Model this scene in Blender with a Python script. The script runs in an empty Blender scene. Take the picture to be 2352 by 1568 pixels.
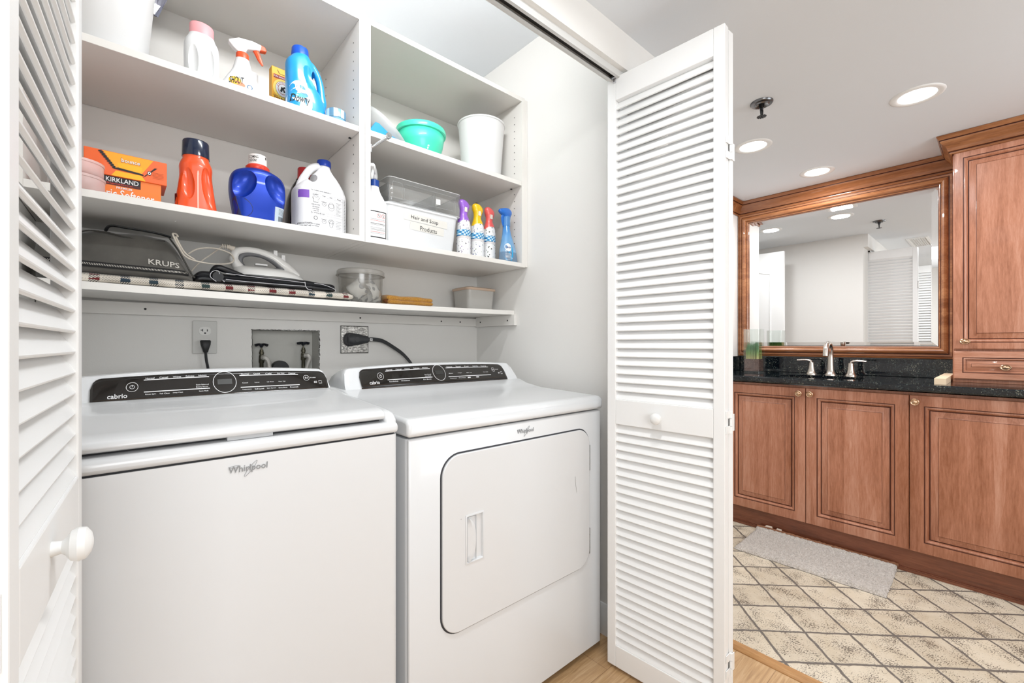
import bpy, bmesh, math, random
from math import pi, sin, cos, atan2, radians as R
from mathutils import Vector, Matrix
from mathutils.bvhtree import BVHTree
random.seed(4)
SC = bpy.context.scene
COL = SC.collection
V = Vector

# ------------------------------------------------------------------ camera, light, exposure
cd = bpy.data.cameras.new('camera'); cam = bpy.data.objects.new('camera', cd); COL.objects.link(cam)
cam.location = (0, 0, 1.1)
cam.rotation_euler = (R(90), 0, -math.atan(.888))
cd.sensor_width = 36; cd.lens = 36*1000/2352; cd.shift_y = 7.6/2352
cd.clip_start = .02
SC.camera = cam
w = bpy.data.worlds.new('world'); SC.world = w; w.use_nodes = True
w.node_tree.nodes['Background'].inputs[0].default_value = (1, 1, 1, 1)
w.node_tree.nodes['Background'].inputs[1].default_value = .3
vs = SC.view_settings; vs.view_transform = 'Standard'; vs.look = 'None'; vs.gamma = 1; vs.use_curve_mapping = False
vs.exposure = 0.13

def area(name, loc, rot, sx, sy, power, col=(1, .975, .94), spread=180):
    l = bpy.data.lights.new(name, 'AREA'); l.shape = 'RECTANGLE'; l.size = sx; l.size_y = sy
    l.energy = power; l.color = col; l.spread = R(spread)
    o = bpy.data.objects.new(name, l); COL.objects.link(o); o.location = loc; o.rotation_euler = rot
    return o
def aim(loc, to):
    return (V(to)-V(loc)).to_track_quat('-Z', 'Y').to_euler()
WHT = (.955, .98, 1)
area('hall_fixture_light', (.60, .42, 2.10), (0, 0, 0), .30, .10, 7.5, WHT)
area('closet_lamp_light', (.60, .962, 2.30), (R(90), 0, 0), .50, .07, 6.5, WHT)
area('hall_front_fill', (-.15, -1.45, 1.36), aim((-.15, -1.45, 1.36), (.7, 1.2, 1.36)), 1.5, .8, 31, (.945, .975, 1))  # added fill from behind the camera to brighten the closet; no window there
area('hall_ceiling_fill', (.1, -.35, 2.12), (0, 0, 0), .9, .9, 3, WHT)  # soft wash of fill added under the hall ceiling, no fixture built
area('bath_fill_light', (2.3, -1.2, 1.6), aim((2.3, -1.2, 1.6), (2.6, .9, .8)), 1.0, 1.2, 16, (.89, .95, 1))

# ------------------------------------------------------------------ materials
MATS = {}
def srgb(h):
    if isinstance(h, str):
        c = [int(h[i:i+2], 16)/255 for i in (0, 2, 4)]
    else: c = h
    return tuple((x/12.92 if x <= .04045 else ((x+.055)/1.055)**2.4) for x in c)+(1,)
def mat(name, col='ffffff', rough=.5, metal=0, **kw):
    if name in MATS: return MATS[name]
    m = bpy.data.materials.new(name); m.use_nodes = True; MATS[name] = m
    b = m.node_tree.nodes['Principled BSDF']
    b.inputs['Base Color'].default_value = srgb(col); b.inputs['Roughness'].default_value = rough
    b.inputs['Metallic'].default_value = metal
    for k, v in kw.items():
        k = {'coat': 'Coat Weight', 'trans': 'Transmission Weight', 'spec': 'Specular IOR Level', 'sheen': 'Sheen Weight', 'alpha': 'Alpha', 'sss': 'Subsurface Weight'}[k]
        b.inputs[k].default_value = v
    return m
def N(m, t, **kw):
    n = m.node_tree.nodes.new(t)
    for k, v in kw.items():
        if k in n.inputs: n.inputs[k].default_value = v
        else: setattr(n, k, v)
    return n
def L(m, a, b): m.node_tree.links.new(a, b)
def bsdf(m): return m.node_tree.nodes['Principled BSDF']
def coords(m, scale=(1, 1, 1), rot=(0, 0, 0), loc=(0, 0, 0), kind='Object'):
    tc = N(m, 'ShaderNodeTexCoord'); mp = N(m, 'ShaderNodeMapping')
    mp.inputs['Scale'].default_value = scale; mp.inputs['Rotation'].default_value = rot; mp.inputs['Location'].default_value = loc
    L(m, tc.outputs[kind], mp.inputs['Vector']); return mp.outputs['Vector']
def ramp(m, fac, stops):
    r = N(m, 'ShaderNodeValToRGB'); L(m, fac, r.inputs['Fac'])
    e = r.color_ramp.elements
    while len(e) < len(stops): e.new(.5)
    for el, (p, c) in zip(e, stops): el.position = p; el.color = srgb(c)
    return r.outputs['Color']
def bump(m, h, strength=.2, dist=.002):
    b = N(m, 'ShaderNodeBump'); b.inputs['Strength'].default_value = strength; b.inputs['Distance'].default_value = dist
    L(m, h, b.inputs['Height']); L(m, b.outputs['Normal'], bsdf(m).inputs['Normal'])
def noise(m, vec, scale, detail=3, rough=.5, dist=0):
    n = N(m, 'ShaderNodeTexNoise'); n.inputs['Scale'].default_value = scale; n.inputs['Detail'].default_value = detail
    n.inputs['Roughness'].default_value = rough; n.inputs['Distortion'].default_value = dist
    L(m, vec, n.inputs['Vector']); return n.outputs['Fac']
def mixc(m, fac, a, b, mode='MIX'):
    x = N(m, 'ShaderNodeMix'); x.data_type = 'RGBA'; x.blend_type = mode
    if isinstance(fac, (int, float)): x.inputs[0].default_value = fac
    else: L(m, fac, x.inputs[0])
    for i, c in ((6, a), (7, b)):
        if isinstance(c, (str, tuple)): x.inputs[i].default_value = srgb(c)
        else: L(m, c, x.inputs[i])
    return x.outputs[2]
def math_(m, op, a, b=None, c=None):
    x = N(m, 'ShaderNodeMath'); x.operation = op
    for i, v in enumerate((a, b, c)):
        if v is None: continue
        if isinstance(v, (int, float)): x.inputs[i].default_value = v
        else: L(m, v, x.inputs[i])
    return x.outputs[0]
def sep(m, vec):
    s = N(m, 'ShaderNodeSeparateXYZ'); L(m, vec, s.inputs[0]); return s.outputs

def wall_mat(name, col, sc=260, st=.12):
    m = mat(name, col, .75); v = coords(m); bump(m, noise(m, v, sc, 3), st, .0015); return m
WALL = wall_mat('wall_paint', 'e9e7e3'); CEIL = wall_mat('ceiling_paint', 'e4e8ec', 200, .15)
RECESS = wall_mat('raw_plaster', 'cbcac4', 60, .3)
TRIM = mat('trim_paint', 'eeeeec', .38)
DOORW = mat('door_paint', 'f1f1f0', .42)
MELA = mat('melamine_white', 'e6e3de', .45)
APPL = mat('appliance_enamel', 'dfe0e1', .24, coat=.3)
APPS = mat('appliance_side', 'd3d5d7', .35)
GLOSSBLK = mat('console_glass', '17110d', .12, coat=.5)
m = GLOSSBLK; v = coords(m); L(m, ramp(m, noise(m, v, 900, 2), [(.55, '120d0a'), (.75, '2a2018')]), bsdf(m).inputs['Base Color'])
DARK = mat('dark_gap', '15151a', .6)
GREYP = mat('grey_plastic', 'b9bbbd', .35)
CHROME = mat('chrome', 'd9dadd', .12, 1)
NICKEL = mat('brushed_nickel', 'c9c2ba', .25, 1)
BRONZE = mat('satin_brass', 'c9a98c', .28, 1)
STEEL = mat('steel', 'a9aaab', .35, 1)
WHITE = mat('white_plastic', 'e6e6e6', .35)
PRINTW = mat('white_print', 'e8e8e8', .5)
PRINTK = mat('black_print', '1c1c1e', .6)
PRINTG = mat('grey_print', '8d8f92', .5)
MIRROR = mat('mirror_silver', 'f4f5f5', .0, 1)
BLACKR = mat('black_rubber', '1d1e20', .5)

def wood(name, c0, c1, c2, axis='z', gl=1.0, rough=.34):
    m = mat(name, c1, rough, coat=.25)
    sc = {'z': (9, 9, 1.0), 'y': (9, 1.0, 9), 'x': (1.0, 9, 9)}[axis]
    v = coords(m, sc)
    a = noise(m, v, 2.2, 6, .6, .8)
    v2 = coords(m, tuple(s*6 for s in sc)); b = noise(m, v2, 3.0, 4, .7)
    f = math_(m, 'ADD', math_(m, 'MULTIPLY', a, .55), math_(m, 'MULTIPLY', b, .45))
    # broad stave to stave variation
    st = coords(m, {'z': (12, 12, .4), 'y': (12, .4, 12), 'x': (.4, 12, 12)}[axis])
    vo = N(m, 'ShaderNodeTexVoronoi'); vo.inputs['Scale'].default_value = 1.1; L(m, st, vo.inputs['Vector'])
    f = math_(m, 'ADD', f, math_(m, 'MULTIPLY', math_(m, 'SUBTRACT', sep(m, vo.outputs['Color'])[0], .5), .16))
    L(m, ramp(m, f, [(.3, c0), (.5, c1), (.72, c2)]), bsdf(m).inputs['Base Color'])
    bump(m, b, .06, .001); return m
MAPLE = wood('maple_stain', '8f5639', 'b1765a', 'c8937a')
MAPLEH = wood('maple_stain_crosswise', '8f5639', 'b1765a', 'c8937a', 'y')
GLAZE = mat('groove_glaze', '54291a', .45)
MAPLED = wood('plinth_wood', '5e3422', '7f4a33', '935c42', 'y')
HONEY = wood('honey_moulding', '75421f', '98603a', 'b98256', 'y')
OAKX = wood('oak_strip', '94683c', 'b98a58', 'd0a673', 'y')

def laminate():
    m = mat('oak_laminate', 'c79d6c', .36, coat=.2)
    v = coords(m, (1, 1, 1)); br = N(m, 'ShaderNodeTexBrick'); L(m, v, br.inputs['Vector'])
    br.offset = .37; br.inputs['Scale'].default_value = 1; br.inputs['Brick Width'].default_value = 1.22; br.inputs['Row Height'].default_value = .127
    br.inputs['Mortar Size'].default_value = .0012; br.inputs['Color1'].default_value = srgb('c9a478'); br.inputs['Color2'].default_value = srgb('b58f64'); br.inputs['Mortar'].default_value = srgb('6b4a2c')
    g = noise(m, coords(m, (1.6, 22, 8)), 3.2, 6, .65, 1.2)
    c = mixc(m, .55, br.outputs['Color'], ramp(m, g, [(.32, '8a6742'), (.5, 'b9946a'), (.7, 'd8ba94')]))
    L(m, c, bsdf(m).inputs['Base Color']); bump(m, g, .05, .001); return m
LAMINATE = laminate()

def tiles():
    m = mat('travertine_tile', 'd9cbb3', .45)
    v = coords(m, (1, 1, 1), (0, 0, R(-45)))
    s = sep(m, v); S = .1650
    # the grid point measured at (2.0606, .6191): rotate it into the grid frame
    gx = (2.0606*cos(R(-45))-.6191*sin(R(-45)))/S; gy = (2.0606*sin(R(-45))+.6191*cos(R(-45)))/S
    wob = noise(m, coords(m), 26, 3); wob = math_(m, 'MULTIPLY', math_(m, 'SUBTRACT', wob, .5), .075)
    def line(c, g):
        u = math_(m, 'ADD', math_(m, 'SUBTRACT', math_(m, 'DIVIDE', c, S), g), wob)
        f = math_(m, 'FRACT', math_(m, 'ADD', u, 100.5)); cell = math_(m, 'FLOOR', math_(m, 'ADD', u, 100.0))
        return math_(m, 'ABSOLUTE', math_(m, 'SUBTRACT', f, .5)), cell
    lx, cxx = line(s[0], gx); ly, cyy = line(s[1], gy)
    dist = math_(m, 'MINIMUM', lx, ly)
    tilemask = N(m, 'ShaderNodeMapRange'); L(m, dist, tilemask.inputs[0]); tilemask.inputs[1].default_value = .022; tilemask.inputs[2].default_value = .038
    wn = N(m, 'ShaderNodeTexWhiteNoise'); wn.noise_dimensions = '2D'
    cb = N(m, 'ShaderNodeCombineXYZ'); L(m, cxx, cb.inputs[0]); L(m, cyy, cb.inputs[1]); L(m, cb.outputs[0], wn.inputs['Vector'])
    base = mixc(m, wn.outputs['Value'], 'ab997c', 'd2c3aa')
    cloud = noise(m, coords(m), 9, 5, .6, .6)
    base = mixc(m, math_(m, 'MULTIPLY', cloud, .9), base, 'ddd3c2')
    # pits
    mp = coords(m, (1, 1, 1), (0, 0, R(20)))
    st = N(m, 'ShaderNodeMapping'); st.inputs['Scale'].default_value = (1, 2.4, 1); L(m, mp, st.inputs['Vector'])
    p = noise(m, st.outputs[0], 120, 3, .7); dens = noise(m, coords(m), 13, 3, .5)
    pit = math_(m, 'GREATER_THAN', math_(m, 'ADD', p, math_(m, 'MULTIPLY', dens, .55)), .86)
    stn = noise(m, coords(m, (1, 1, 1), (0, 0, .6)), 5.5, 6, .7, 1.0); base = mixc(m, ramp(m, stn, [(.50, '000000'), (.68, '8c8c8c')]), base, '9a7f62')
    base = mixc(m, math_(m, 'MULTIPLY', pit, .8), base, '43372c')
    col = mixc(m, tilemask.outputs[0], '6b645d', base)
    L(m, col, bsdf(m).inputs['Base Color'])
    hgt = math_(m, 'SUBTRACT', tilemask.outputs[0], math_(m, 'MULTIPLY', pit, .5)); bump(m, hgt, .5, .003); return m
TILE = tiles()

def granite():
    m = mat('black_granite', '0c0e10', .07, coat=.3)
    v = coords(m, (1, 1, 1))
    vo = N(m, 'ShaderNodeTexVoronoi'); vo.inputs['Scale'].default_value = 260; L(m, v, vo.inputs['Vector'])
    a = math_(m, 'ADD', math_(m, 'MULTIPLY', sep(m, vo.outputs['Color'])[0], .55), math_(m, 'MULTIPLY', noise(m, v, 28, 4, .7), .6)); b = noise(m, v, 9, 3)
    c = ramp(m, a, [(.60, '050709'), (.73, '10171c'), (.83, '38423f'), (.93, '96927e')])
    c = mixc(m, math_(m, 'MULTIPLY', b, .35), c, '0a1420')
    L(m, c, bsdf(m).inputs['Base Color']); return m
GRANITE = granite()

def clear(name, tint='f4f8f8', rough=.04, k=.12, body=.0, bodycol='ffffff'):
    m = bpy.data.materials.new(name); m.use_nodes = True; MATS[name] = m
    nt = m.node_tree; out = nt.nodes['Material Output']; nt.nodes.remove(nt.nodes['Principled BSDF'])
    tr = N(m, 'ShaderNodeBsdfTransparent'); tr.inputs[0].default_value = srgb(tint)
    gl = N(m, 'ShaderNodeBsdfGlossy'); gl.inputs['Roughness'].default_value = rough
    fr = N(m, 'ShaderNodeLayerWeight'); fr.inputs[0].default_value = .35
    f = math_(m, 'ADD', math_(m, 'MULTIPLY', fr.outputs['Facing'], .35), k)
    mx = N(m, 'ShaderNodeMixShader'); L(m, f, mx.inputs[0]); L(m, tr.outputs[0], mx.inputs[1]); L(m, gl.outputs[0], mx.inputs[2])
    last = mx
    if body > 0:
        df = N(m, 'ShaderNodeBsdfPrincipled'); df.inputs['Base Color'].default_value = srgb(bodycol); df.inputs['Roughness'].default_value = .35
        m2 = N(m, 'ShaderNodeMixShader'); m2.inputs[0].default_value = body
        L(m, mx.outputs[0], m2.inputs[1]); L(m, df.outputs[0], m2.inputs[2]); last = m2
    L(m, last.outputs[0], out.inputs['Surface']); return m
ACRYL = clear('clear_acrylic', 'fbfcfc', .08, .05, .05, 'f4f4f4')
GLASS = clear('vase_glass', 'fbfdfc', .02, .05)
FROST = clear('frosted_plastic', 'e9e7e3', .3, .05, .42, 'e8e6e2')
FROSTP = clear('frosted_pink_plastic', 'f6ddd8', .3, .05, .55, 'f3d9d5')
FROSTB = clear('milky_bowl_plastic', 'efefef', .3, .05, .5, 'dfe0e0')

# ------------------------------------------------------------------ mesh helpers
def link(name, bm, m, parent=None, smooth=35, loc=None, bevel=0, bseg=2, sub=0, kind=None, solid=0):
    me = bpy.data.meshes.new(name)
    bmesh.ops.recalc_face_normals(bm, faces=bm.faces)
    bm.to_mesh(me); bm.free()
    for mm in (m if isinstance(m, (list, tuple)) else [m]): me.materials.append(mm)
    o = bpy.data.objects.new(name, me); COL.objects.link(o)
    if parent is not None: o.parent = parent
    if loc is not None: o.location = loc
    if smooth:
        me.polygons.foreach_set('use_smooth', [True]*len(me.polygons))
        me.set_sharp_from_angle(angle=R(smooth))
    if solid:
        md = o.modifiers.new('solid', 'SOLIDIFY'); md.thickness = solid; md.offset = 0
    if bevel:
        md = o.modifiers.new('bevel', 'BEVEL'); md.width = bevel; md.segments = bseg; md.limit_method = 'ANGLE'; md.angle_limit = R(38)
        md.harden_normals = False
    if sub:
        md = o.modifiers.new('sub', 'SUBSURF'); md.levels = sub; md.render_levels = sub
    if kind: o['kind'] = kind
    return o
def thing(name, label, cat, loc=(0, 0, 0), rz=0, group=None, kind=None):
    o = bpy.data.objects.new(name, None); COL.objects.link(o); o.empty_display_size = .05
    o.location = loc; o.rotation_euler = (0, 0, rz); o['label'] = label; o['category'] = cat
    if group: o['group'] = group
    if kind: o['kind'] = kind
    return o
def tag(o, label, cat, group=None, kind=None):
    o['label'] = label; o['category'] = cat
    if group: o['group'] = group
    if kind: o['kind'] = kind
    return o
def B(): return bmesh.new()
def face(bm, vs):
    try: return bm.faces.new(vs)
    except ValueError: return None
def box(bm, x0, x1, y0, y1, z0, z1, mi=0):
    vs = [bm.verts.new((x, y, z)) for x in (x0, x1) for y in (y0, y1) for z in (z0, z1)]
    for q in ((0, 1, 3, 2), (4, 6, 7, 5), (0, 4, 5, 1), (2, 3, 7, 6), (0, 2, 6, 4), (1, 5, 7, 3)):
        f = bm.faces.new([vs[i] for i in q]); f.material_index = mi
    return vs
def rot(bm, vs, ang, axis='X', c=(0, 0, 0)):
    bmesh.ops.rotate(bm, verts=vs, cent=c, matrix=Matrix.Rotation(ang, 3, axis))
def loft(bm, rings, cap0=True, cap1=True, closed=True, mi=0):
    rr = [[bm.verts.new(p) for p in r] for r in rings]
    n = len(rr[0])
    for a, b in zip(rr, rr[1:]):
        for i in range(n if closed else n-1):
            f = face(bm, (a[i], a[(i+1) % n], b[(i+1) % n], b[i]))
            if f: f.material_index = mi
    if closed and cap0: f = face(bm, list(reversed(rr[0]))); f and setattr(f, 'material_index', mi)
    if closed and cap1: f = face(bm, rr[-1]); f and setattr(f, 'material_index', mi)
    return rr
def sring(z, rx, ry=None, n=2, cx=0, cy=0, seg=40):
    ry = rx if ry is None else ry; out = []
    for i in range(seg):
        a = 2*pi*i/seg; c, s = cos(a), sin(a)
        out.append((cx+rx*math.copysign(abs(c)**(2/n), c), cy+ry*math.copysign(abs(s)**(2/n), s), z))
    return out
def body(bm, prof, seg=40, **k):      # rows: z, rx, ry, n, cx, cy
    return loft(bm, [sring(p[0], p[1], p[2] if len(p) > 2 else p[1], p[3] if len(p) > 3 else 2, p[4] if len(p) > 4 else 0, p[5] if len(p) > 5 else 0, seg) for p in prof], **k)
def lerp(a, b, t): return a+(b-a)*t
def dense(prof, k=4):
    """Catmull-Rom refinement of profile rows"""
    out = []; P = [tuple(list(p)+[2]*(4-len(p)) + [0]*(6-max(len(p), 4))) if len(p) > 2 else (p[0], p[1], p[1], 2, 0, 0) for p in prof]
    for i in range(len(P)-1):
        p0 = P[max(i-1, 0)]; p1 = P[i]; p2 = P[i+1]; p3 = P[min(i+2, len(P)-1)]
        for j in range(k):
            t = j/k; out.append(tuple(.5*((2*b)+(-a+c)*t+(2*a-5*b+4*c-d)*t*t+(-a+3*b-3*c+d)*t**3) for a, b, c, d in zip(p0, p1, p2, p3)))
    out.append(P[-1]); return out
def crom(pts, k=6):
    P = [V(p) for p in pts]; out = []
    for i in range(len(P)-1):
        p0 = P[max(i-1, 0)]; p1 = P[i]; p2 = P[i+1]; p3 = P[min(i+2, len(P)-1)]
        for j in range(k):
            t = j/k; out.append(.5*((2*p1)+(-p0+p2)*t+(2*p0-5*p1+4*p2-p3)*t*t+(-p0+3*p1-3*p2+p3)*t**3))
    out.append(P[-1]); return out
def tube(bm, pts, r, seg=10, smooth=0, closed=False, mi=0, flat=1.0):
    P = crom(pts, smooth) if smooth else [V(p) for p in pts]
    n = len(P); rs = r if isinstance(r, (list, tuple)) else [r]*n
    if len(rs) != n: rs = [lerp(rs[min(int(i/(n-1)*(len(rs)-1)), len(rs)-2)], rs[min(int(i/(n-1)*(len(rs)-1))+1, len(rs)-1)], i/(n-1)*(len(rs)-1)-min(int(i/(n-1)*(len(rs)-1)), len(rs)-2)) for i in range(n)]
    t0 = (P[1]-P[0]).normalized(); up = V((0, 0, 1)) if abs(t0.z) < .9 else V((0, 1, 0))
    nrm = (up-t0*up.dot(t0)).normalized(); rings = []
    for i in range(n):
        t = (P[(i+1) % n]-P[i-1] if closed else P[min(i+1, n-1)]-P[max(i-1, 0)]).normalized()
        nrm = (nrm-t*nrm.dot(t)).normalized(); bn = t.cross(nrm)
        rings.append([P[i]+(nrm*cos(2*pi*j/seg)*flat+bn*sin(2*pi*j/seg))*rs[i] for j in range(seg)])
    if closed: rings.append(rings[0])
    loft(bm, rings, not closed, not closed, mi=mi)
    if closed: bmesh.ops.remove_doubles(bm, verts=bm.verts, dist=1e-6)
def lathe(bm, prof, seg=24, c=(0, 0, 0), axis='z', mi=0):
    rings = []
    for r, z in prof:
        ring = []
        for i in range(seg):
            a = 2*pi*i/seg; x, y = r*cos(a), r*sin(a)
            p = {'z': (x, y, z), 'x': (z, x, y), 'y': (x, z, y)}[axis]
            ring.append((p[0]+c[0], p[1]+c[1], p[2]+c[2]))
        rings.append(ring)
    loft(bm, rings, prof[0][0] > 1e-5 or True, True, mi=mi)
def prism(bm, poly, a0, a1, axis='x', mi=0):
    f = {'x': lambda p, a: (a, p[0], p[1]), 'y': lambda p, a: (p[0], a, p[1]), 'z': lambda p, a: (p[0], p[1], a)}[axis]
    loft(bm, [[f(p, a0) for p in poly], [f(p, a1) for p in poly]], mi=mi)
def rrect(x0, x1, z0, z1, r, seg=8):
    out = []
    for cx, cz, a0 in ((x1-r, z1-r, 0), (x0+r, z1-r, 90), (x0+r, z0+r, 180), (x1-r, z0+r, 270)):
        for i in range(seg+1):
            a = R(a0+90*i/seg); out.append((cx+r*cos(a), cz+r*sin(a)))
    return out
def nested(bm, w, h, rows, fill=True, f=None, mi=0, dark=()):
    """nested rectangles: rows (inset, height); f maps (a, b, height) to a point"""
    rings = []
    for r in rows:
        d, hh = r[0], r[1]
        rings.append([f(d, d, hh), f(w-d, d, hh), f(w-d, h-d, hh), f(d, h-d, hh)])
    n0 = len(bm.faces); loft(bm, rings, False, fill, mi=mi); bm.faces.ensure_lookup_table()
    for k in dark:
        for j in range(4): bm.faces[n0+k*4+j].material_index = 1
def sweep(bm, path, prof, closed=False, dark=()):
    """profile (offset, z) along an XY path; offset to the left of travel, mitred corners"""
    P = [V((p[0], p[1])) for p in path]; n = len(P); rings = []
    for i in range(n):
        if closed or 0 < i < n-1:
            a = (P[i]-P[i-1]).normalized(); b = (P[(i+1) % n]-P[i]).normalized()
        elif i == 0: a = b = (P[1]-P[0]).normalized()
        else: a = b = (P[-1]-P[-2]).normalized()
        na, nb = V((-a.y, a.x)), V((-b.y, b.x)); mtr = (na+nb); mtr = mtr/max(mtr.dot(na), .2)
        rings.append([(P[i].x+mtr.x*o, P[i].y+mtr.y*o, z) for o, z in prof])
    if closed: rings.append(rings[0])
    n0 = len(bm.faces); loft(bm, rings, not closed, not closed); bm.faces.ensure_lookup_table(); m_ = len(prof)
    for k in range(len(rings)-1):
        for j in dark: bm.faces[n0+k*m_+j].material_index = 1
def ev(bm, mods):
    """apply modifiers to a bmesh, returns new bmesh"""
    me = bpy.data.meshes.new('tmp'); bm.to_mesh(me); bm.free(); o = bpy.data.objects.new('tmp', me); COL.objects.link(o)
    extra = []
    for k, a in mods:
        if k == 'cut':
            for c in a:
                cm = bpy.data.meshes.new('c'); bmesh.ops.recalc_face_normals(c, faces=c.faces); c.to_mesh(cm); c.free(); co = bpy.data.objects.new('c', cm); COL.objects.link(co); extra.append(co)
                md = o.modifiers.new('b', 'BOOLEAN'); md.operation = 'DIFFERENCE'; md.solver = 'EXACT'; md.object = co
        else:
            md = o.modifiers.new('m', k)
            for kk, vv in a.items(): setattr(md, kk, vv)
    dg = bpy.context.evaluated_depsgraph_get(); dg.update()
    m2 = bpy.data.meshes.new_from_object(o.evaluated_get(dg)); out = bmesh.new(); out.from_mesh(m2)
    for x in [o]+extra:
        d = x.data; bpy.data.objects.remove(x); bpy.data.meshes.remove(d)
    bpy.data.meshes.remove(m2); return out
def ellip(c, r, seg=24, n=14, tilt=0):
    bm = bmesh.new(); bmesh.ops.create_uvsphere(bm, u_segments=seg, v_segments=n, radius=1)
    bmesh.ops.scale(bm, vec=r, verts=bm.verts)
    if tilt: bmesh.ops.rotate(bm, verts=bm.verts, cent=(0, 0, 0), matrix=Matrix.Rotation(tilt, 3, 'Y'))
    bmesh.ops.translate(bm, vec=c, verts=bm.verts); return bm
def bvh_of(bm): bm.normal_update(); return BVHTree.FromBMesh(bm)

TXT = {}
def textmesh(s, bold=.010):
    if s in TXT: return TXT[s]
    c = bpy.data.curves.new('t', 'FONT'); c.body = s; c.size = 1; c.resolution_u = 2; c.offset = 0 if s in ('Hair and Soap', 'Products') else bold
    o = bpy.data.objects.new('t', c); COL.objects.link(o)
    dg = bpy.context.evaluated_depsgraph_get(); dg.update()
    me = bpy.data.meshes.new_from_object(o.evaluated_get(dg))
    vs = [(v.co.x, v.co.y) for v in me.vertices]; fs = [tuple(p.vertices) for p in me.polygons]
    bpy.data.objects.remove(o); bpy.data.curves.remove(c); bpy.data.meshes.remove(me)
    xs = [v[0] for v in vs]; ys = [v[1] for v in vs]
    TXT[s] = ([((x-min(xs))/(max(xs)-min(xs)), (y-min(ys))/(max(ys)-min(ys))) for x, y in vs], fs)
    return TXT[s]
class Deco:
    """flat artwork laid on a surface: o origin, r right, u up, n outward normal; optional bvh to project on"""
    def __init__(s, o, r, u, n, bvh=None, off=.0006):
        s.o, s.r, s.u, s.n, s.bvh, s.off = V(o), V(r), V(u), V(n), bvh, off; s.bm = bmesh.new()
    def pt(s, x, y, lift=0):
        p = s.o+s.r*x+s.u*y
        if s.bvh:
            h = s.bvh.ray_cast(p+s.n*.3, -s.n)
            if h[0] is not None: return h[0]+s.n*(s.off+lift)
        return p+s.n*(s.off+lift)
    def text(s, t, x, y, w, h, mi=0, lift=0, shear=0, slope=0):
        vs, fs = textmesh(t)
        vv = [s.bm.verts.new(s.pt(x+w*a+shear*h*b, y+h*b+slope*w*a, lift)) for a, b in vs]
        for f in fs:
            q = face(s.bm, [vv[i] for i in f])
            if q: q.material_index = mi
    def rect(s, x0, x1, y0, y1, mi=0, lift=0, k=8, kk=2, slope=0):
        g = [[s.bm.verts.new(s.pt(lerp(x0, x1, i/k), lerp(y0, y1, j/kk)+slope*lerp(x0, x1, i/k), lift)) for i in range(k+1)] for j in range(kk+1)]
        for j in range(kk):
            for i in range(k):
                q = face(s.bm, (g[j][i], g[j][i+1], g[j+1][i+1], g[j+1][i])); q.material_index = mi
    def poly(s, pts, mi=0, lift=0):
        q = face(s.bm, [s.bm.verts.new(s.pt(x, y, lift)) for x, y in pts]); q.material_index = mi
    def disc(s, x, y, rx, ry=None, mi=0, lift=0, seg=28):
        ry = ry or rx
        c = s.bm.verts.new(s.pt(x, y, lift)); vs = [s.bm.verts.new(s.pt(x+rx*cos(2*pi*i/seg), y+ry*sin(2*pi*i/seg), lift)) for i in range(seg)]
        for i in range(seg): q = face(s.bm, (c, vs[i], vs[(i+1) % seg])); q.material_index = mi
    def ring(s, x, y, rx, ry, t, mi=0, lift=0, seg=40, tilt=0):
        def e(a, k): 
            px, py = (rx+k)*cos(a), (ry+k)*sin(a); return x+px*cos(tilt)-py*sin(tilt), y+px*sin(tilt)+py*cos(tilt)
        A = [s.bm.verts.new(s.pt(*e(2*pi*i/seg, 0), lift)) for i in range(seg)]; Bv = [s.bm.verts.new(s.pt(*e(2*pi*i/seg, -t), lift)) for i in range(seg)]
        for i in range(seg): q = face(s.bm, (A[i], A[(i+1) % seg], Bv[(i+1) % seg], Bv[i])); q.material_index = mi
    def done(s, name, mats, parent, solid=0):
        me = bpy.data.meshes.new(name); bm = s.bm
        bm.normal_update()
        for f in bm.faces:
            if f.normal.dot(s.n) < 0: f.normal_flip()
        bm.to_mesh(me); bm.free()
        for mm in (mats if isinstance(mats, (list, tuple)) else [mats]): me.materials.append(mm)
        o = bpy.data.objects.new(name, me); COL.objects.link(o); o.parent = parent
        if solid: md = o.modifiers.new('s', 'SOLIDIFY'); md.thickness = solid; md.offset = 1
        return o
XR, ZU, FN = (1, 0, 0), (0, 0, 1), (0, -1, 0)     # artwork on a face looking at the hall

# ------------------------------------------------------------------ room shell
def struct(name, bm, m, label, cat='wall', **k):
    return tag(link(name, bm, m, smooth=k.pop('smooth', 0), **k), label, cat, kind='structure')
H = 2.14; HC = 2.467
bm = B(); box(bm, -1.3, 1.645, -1.6, 2.4, -.05, 0); struct('floor', bm, LAMINATE, 'honey oak laminate plank floor of the hall and closet', 'floor')
bm = B(); box(bm, 1.688, 3.5, -1.6, 2.4, -.05, 0); struct('floor', bm, TILE, 'cream travertine tiles laid diagonally on the bathroom floor', 'floor')
bm = B(); prism(bm, [(1.645, -.05), (1.688, -.05), (1.688, .006), (1.68, .012), (1.655, .012), (1.645, .003)], -1.6, 2.4, 'y')
struct('trim_1', bm, OAKX, 'oak threshold strip between laminate and bathroom tile', 'threshold strip')
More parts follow.
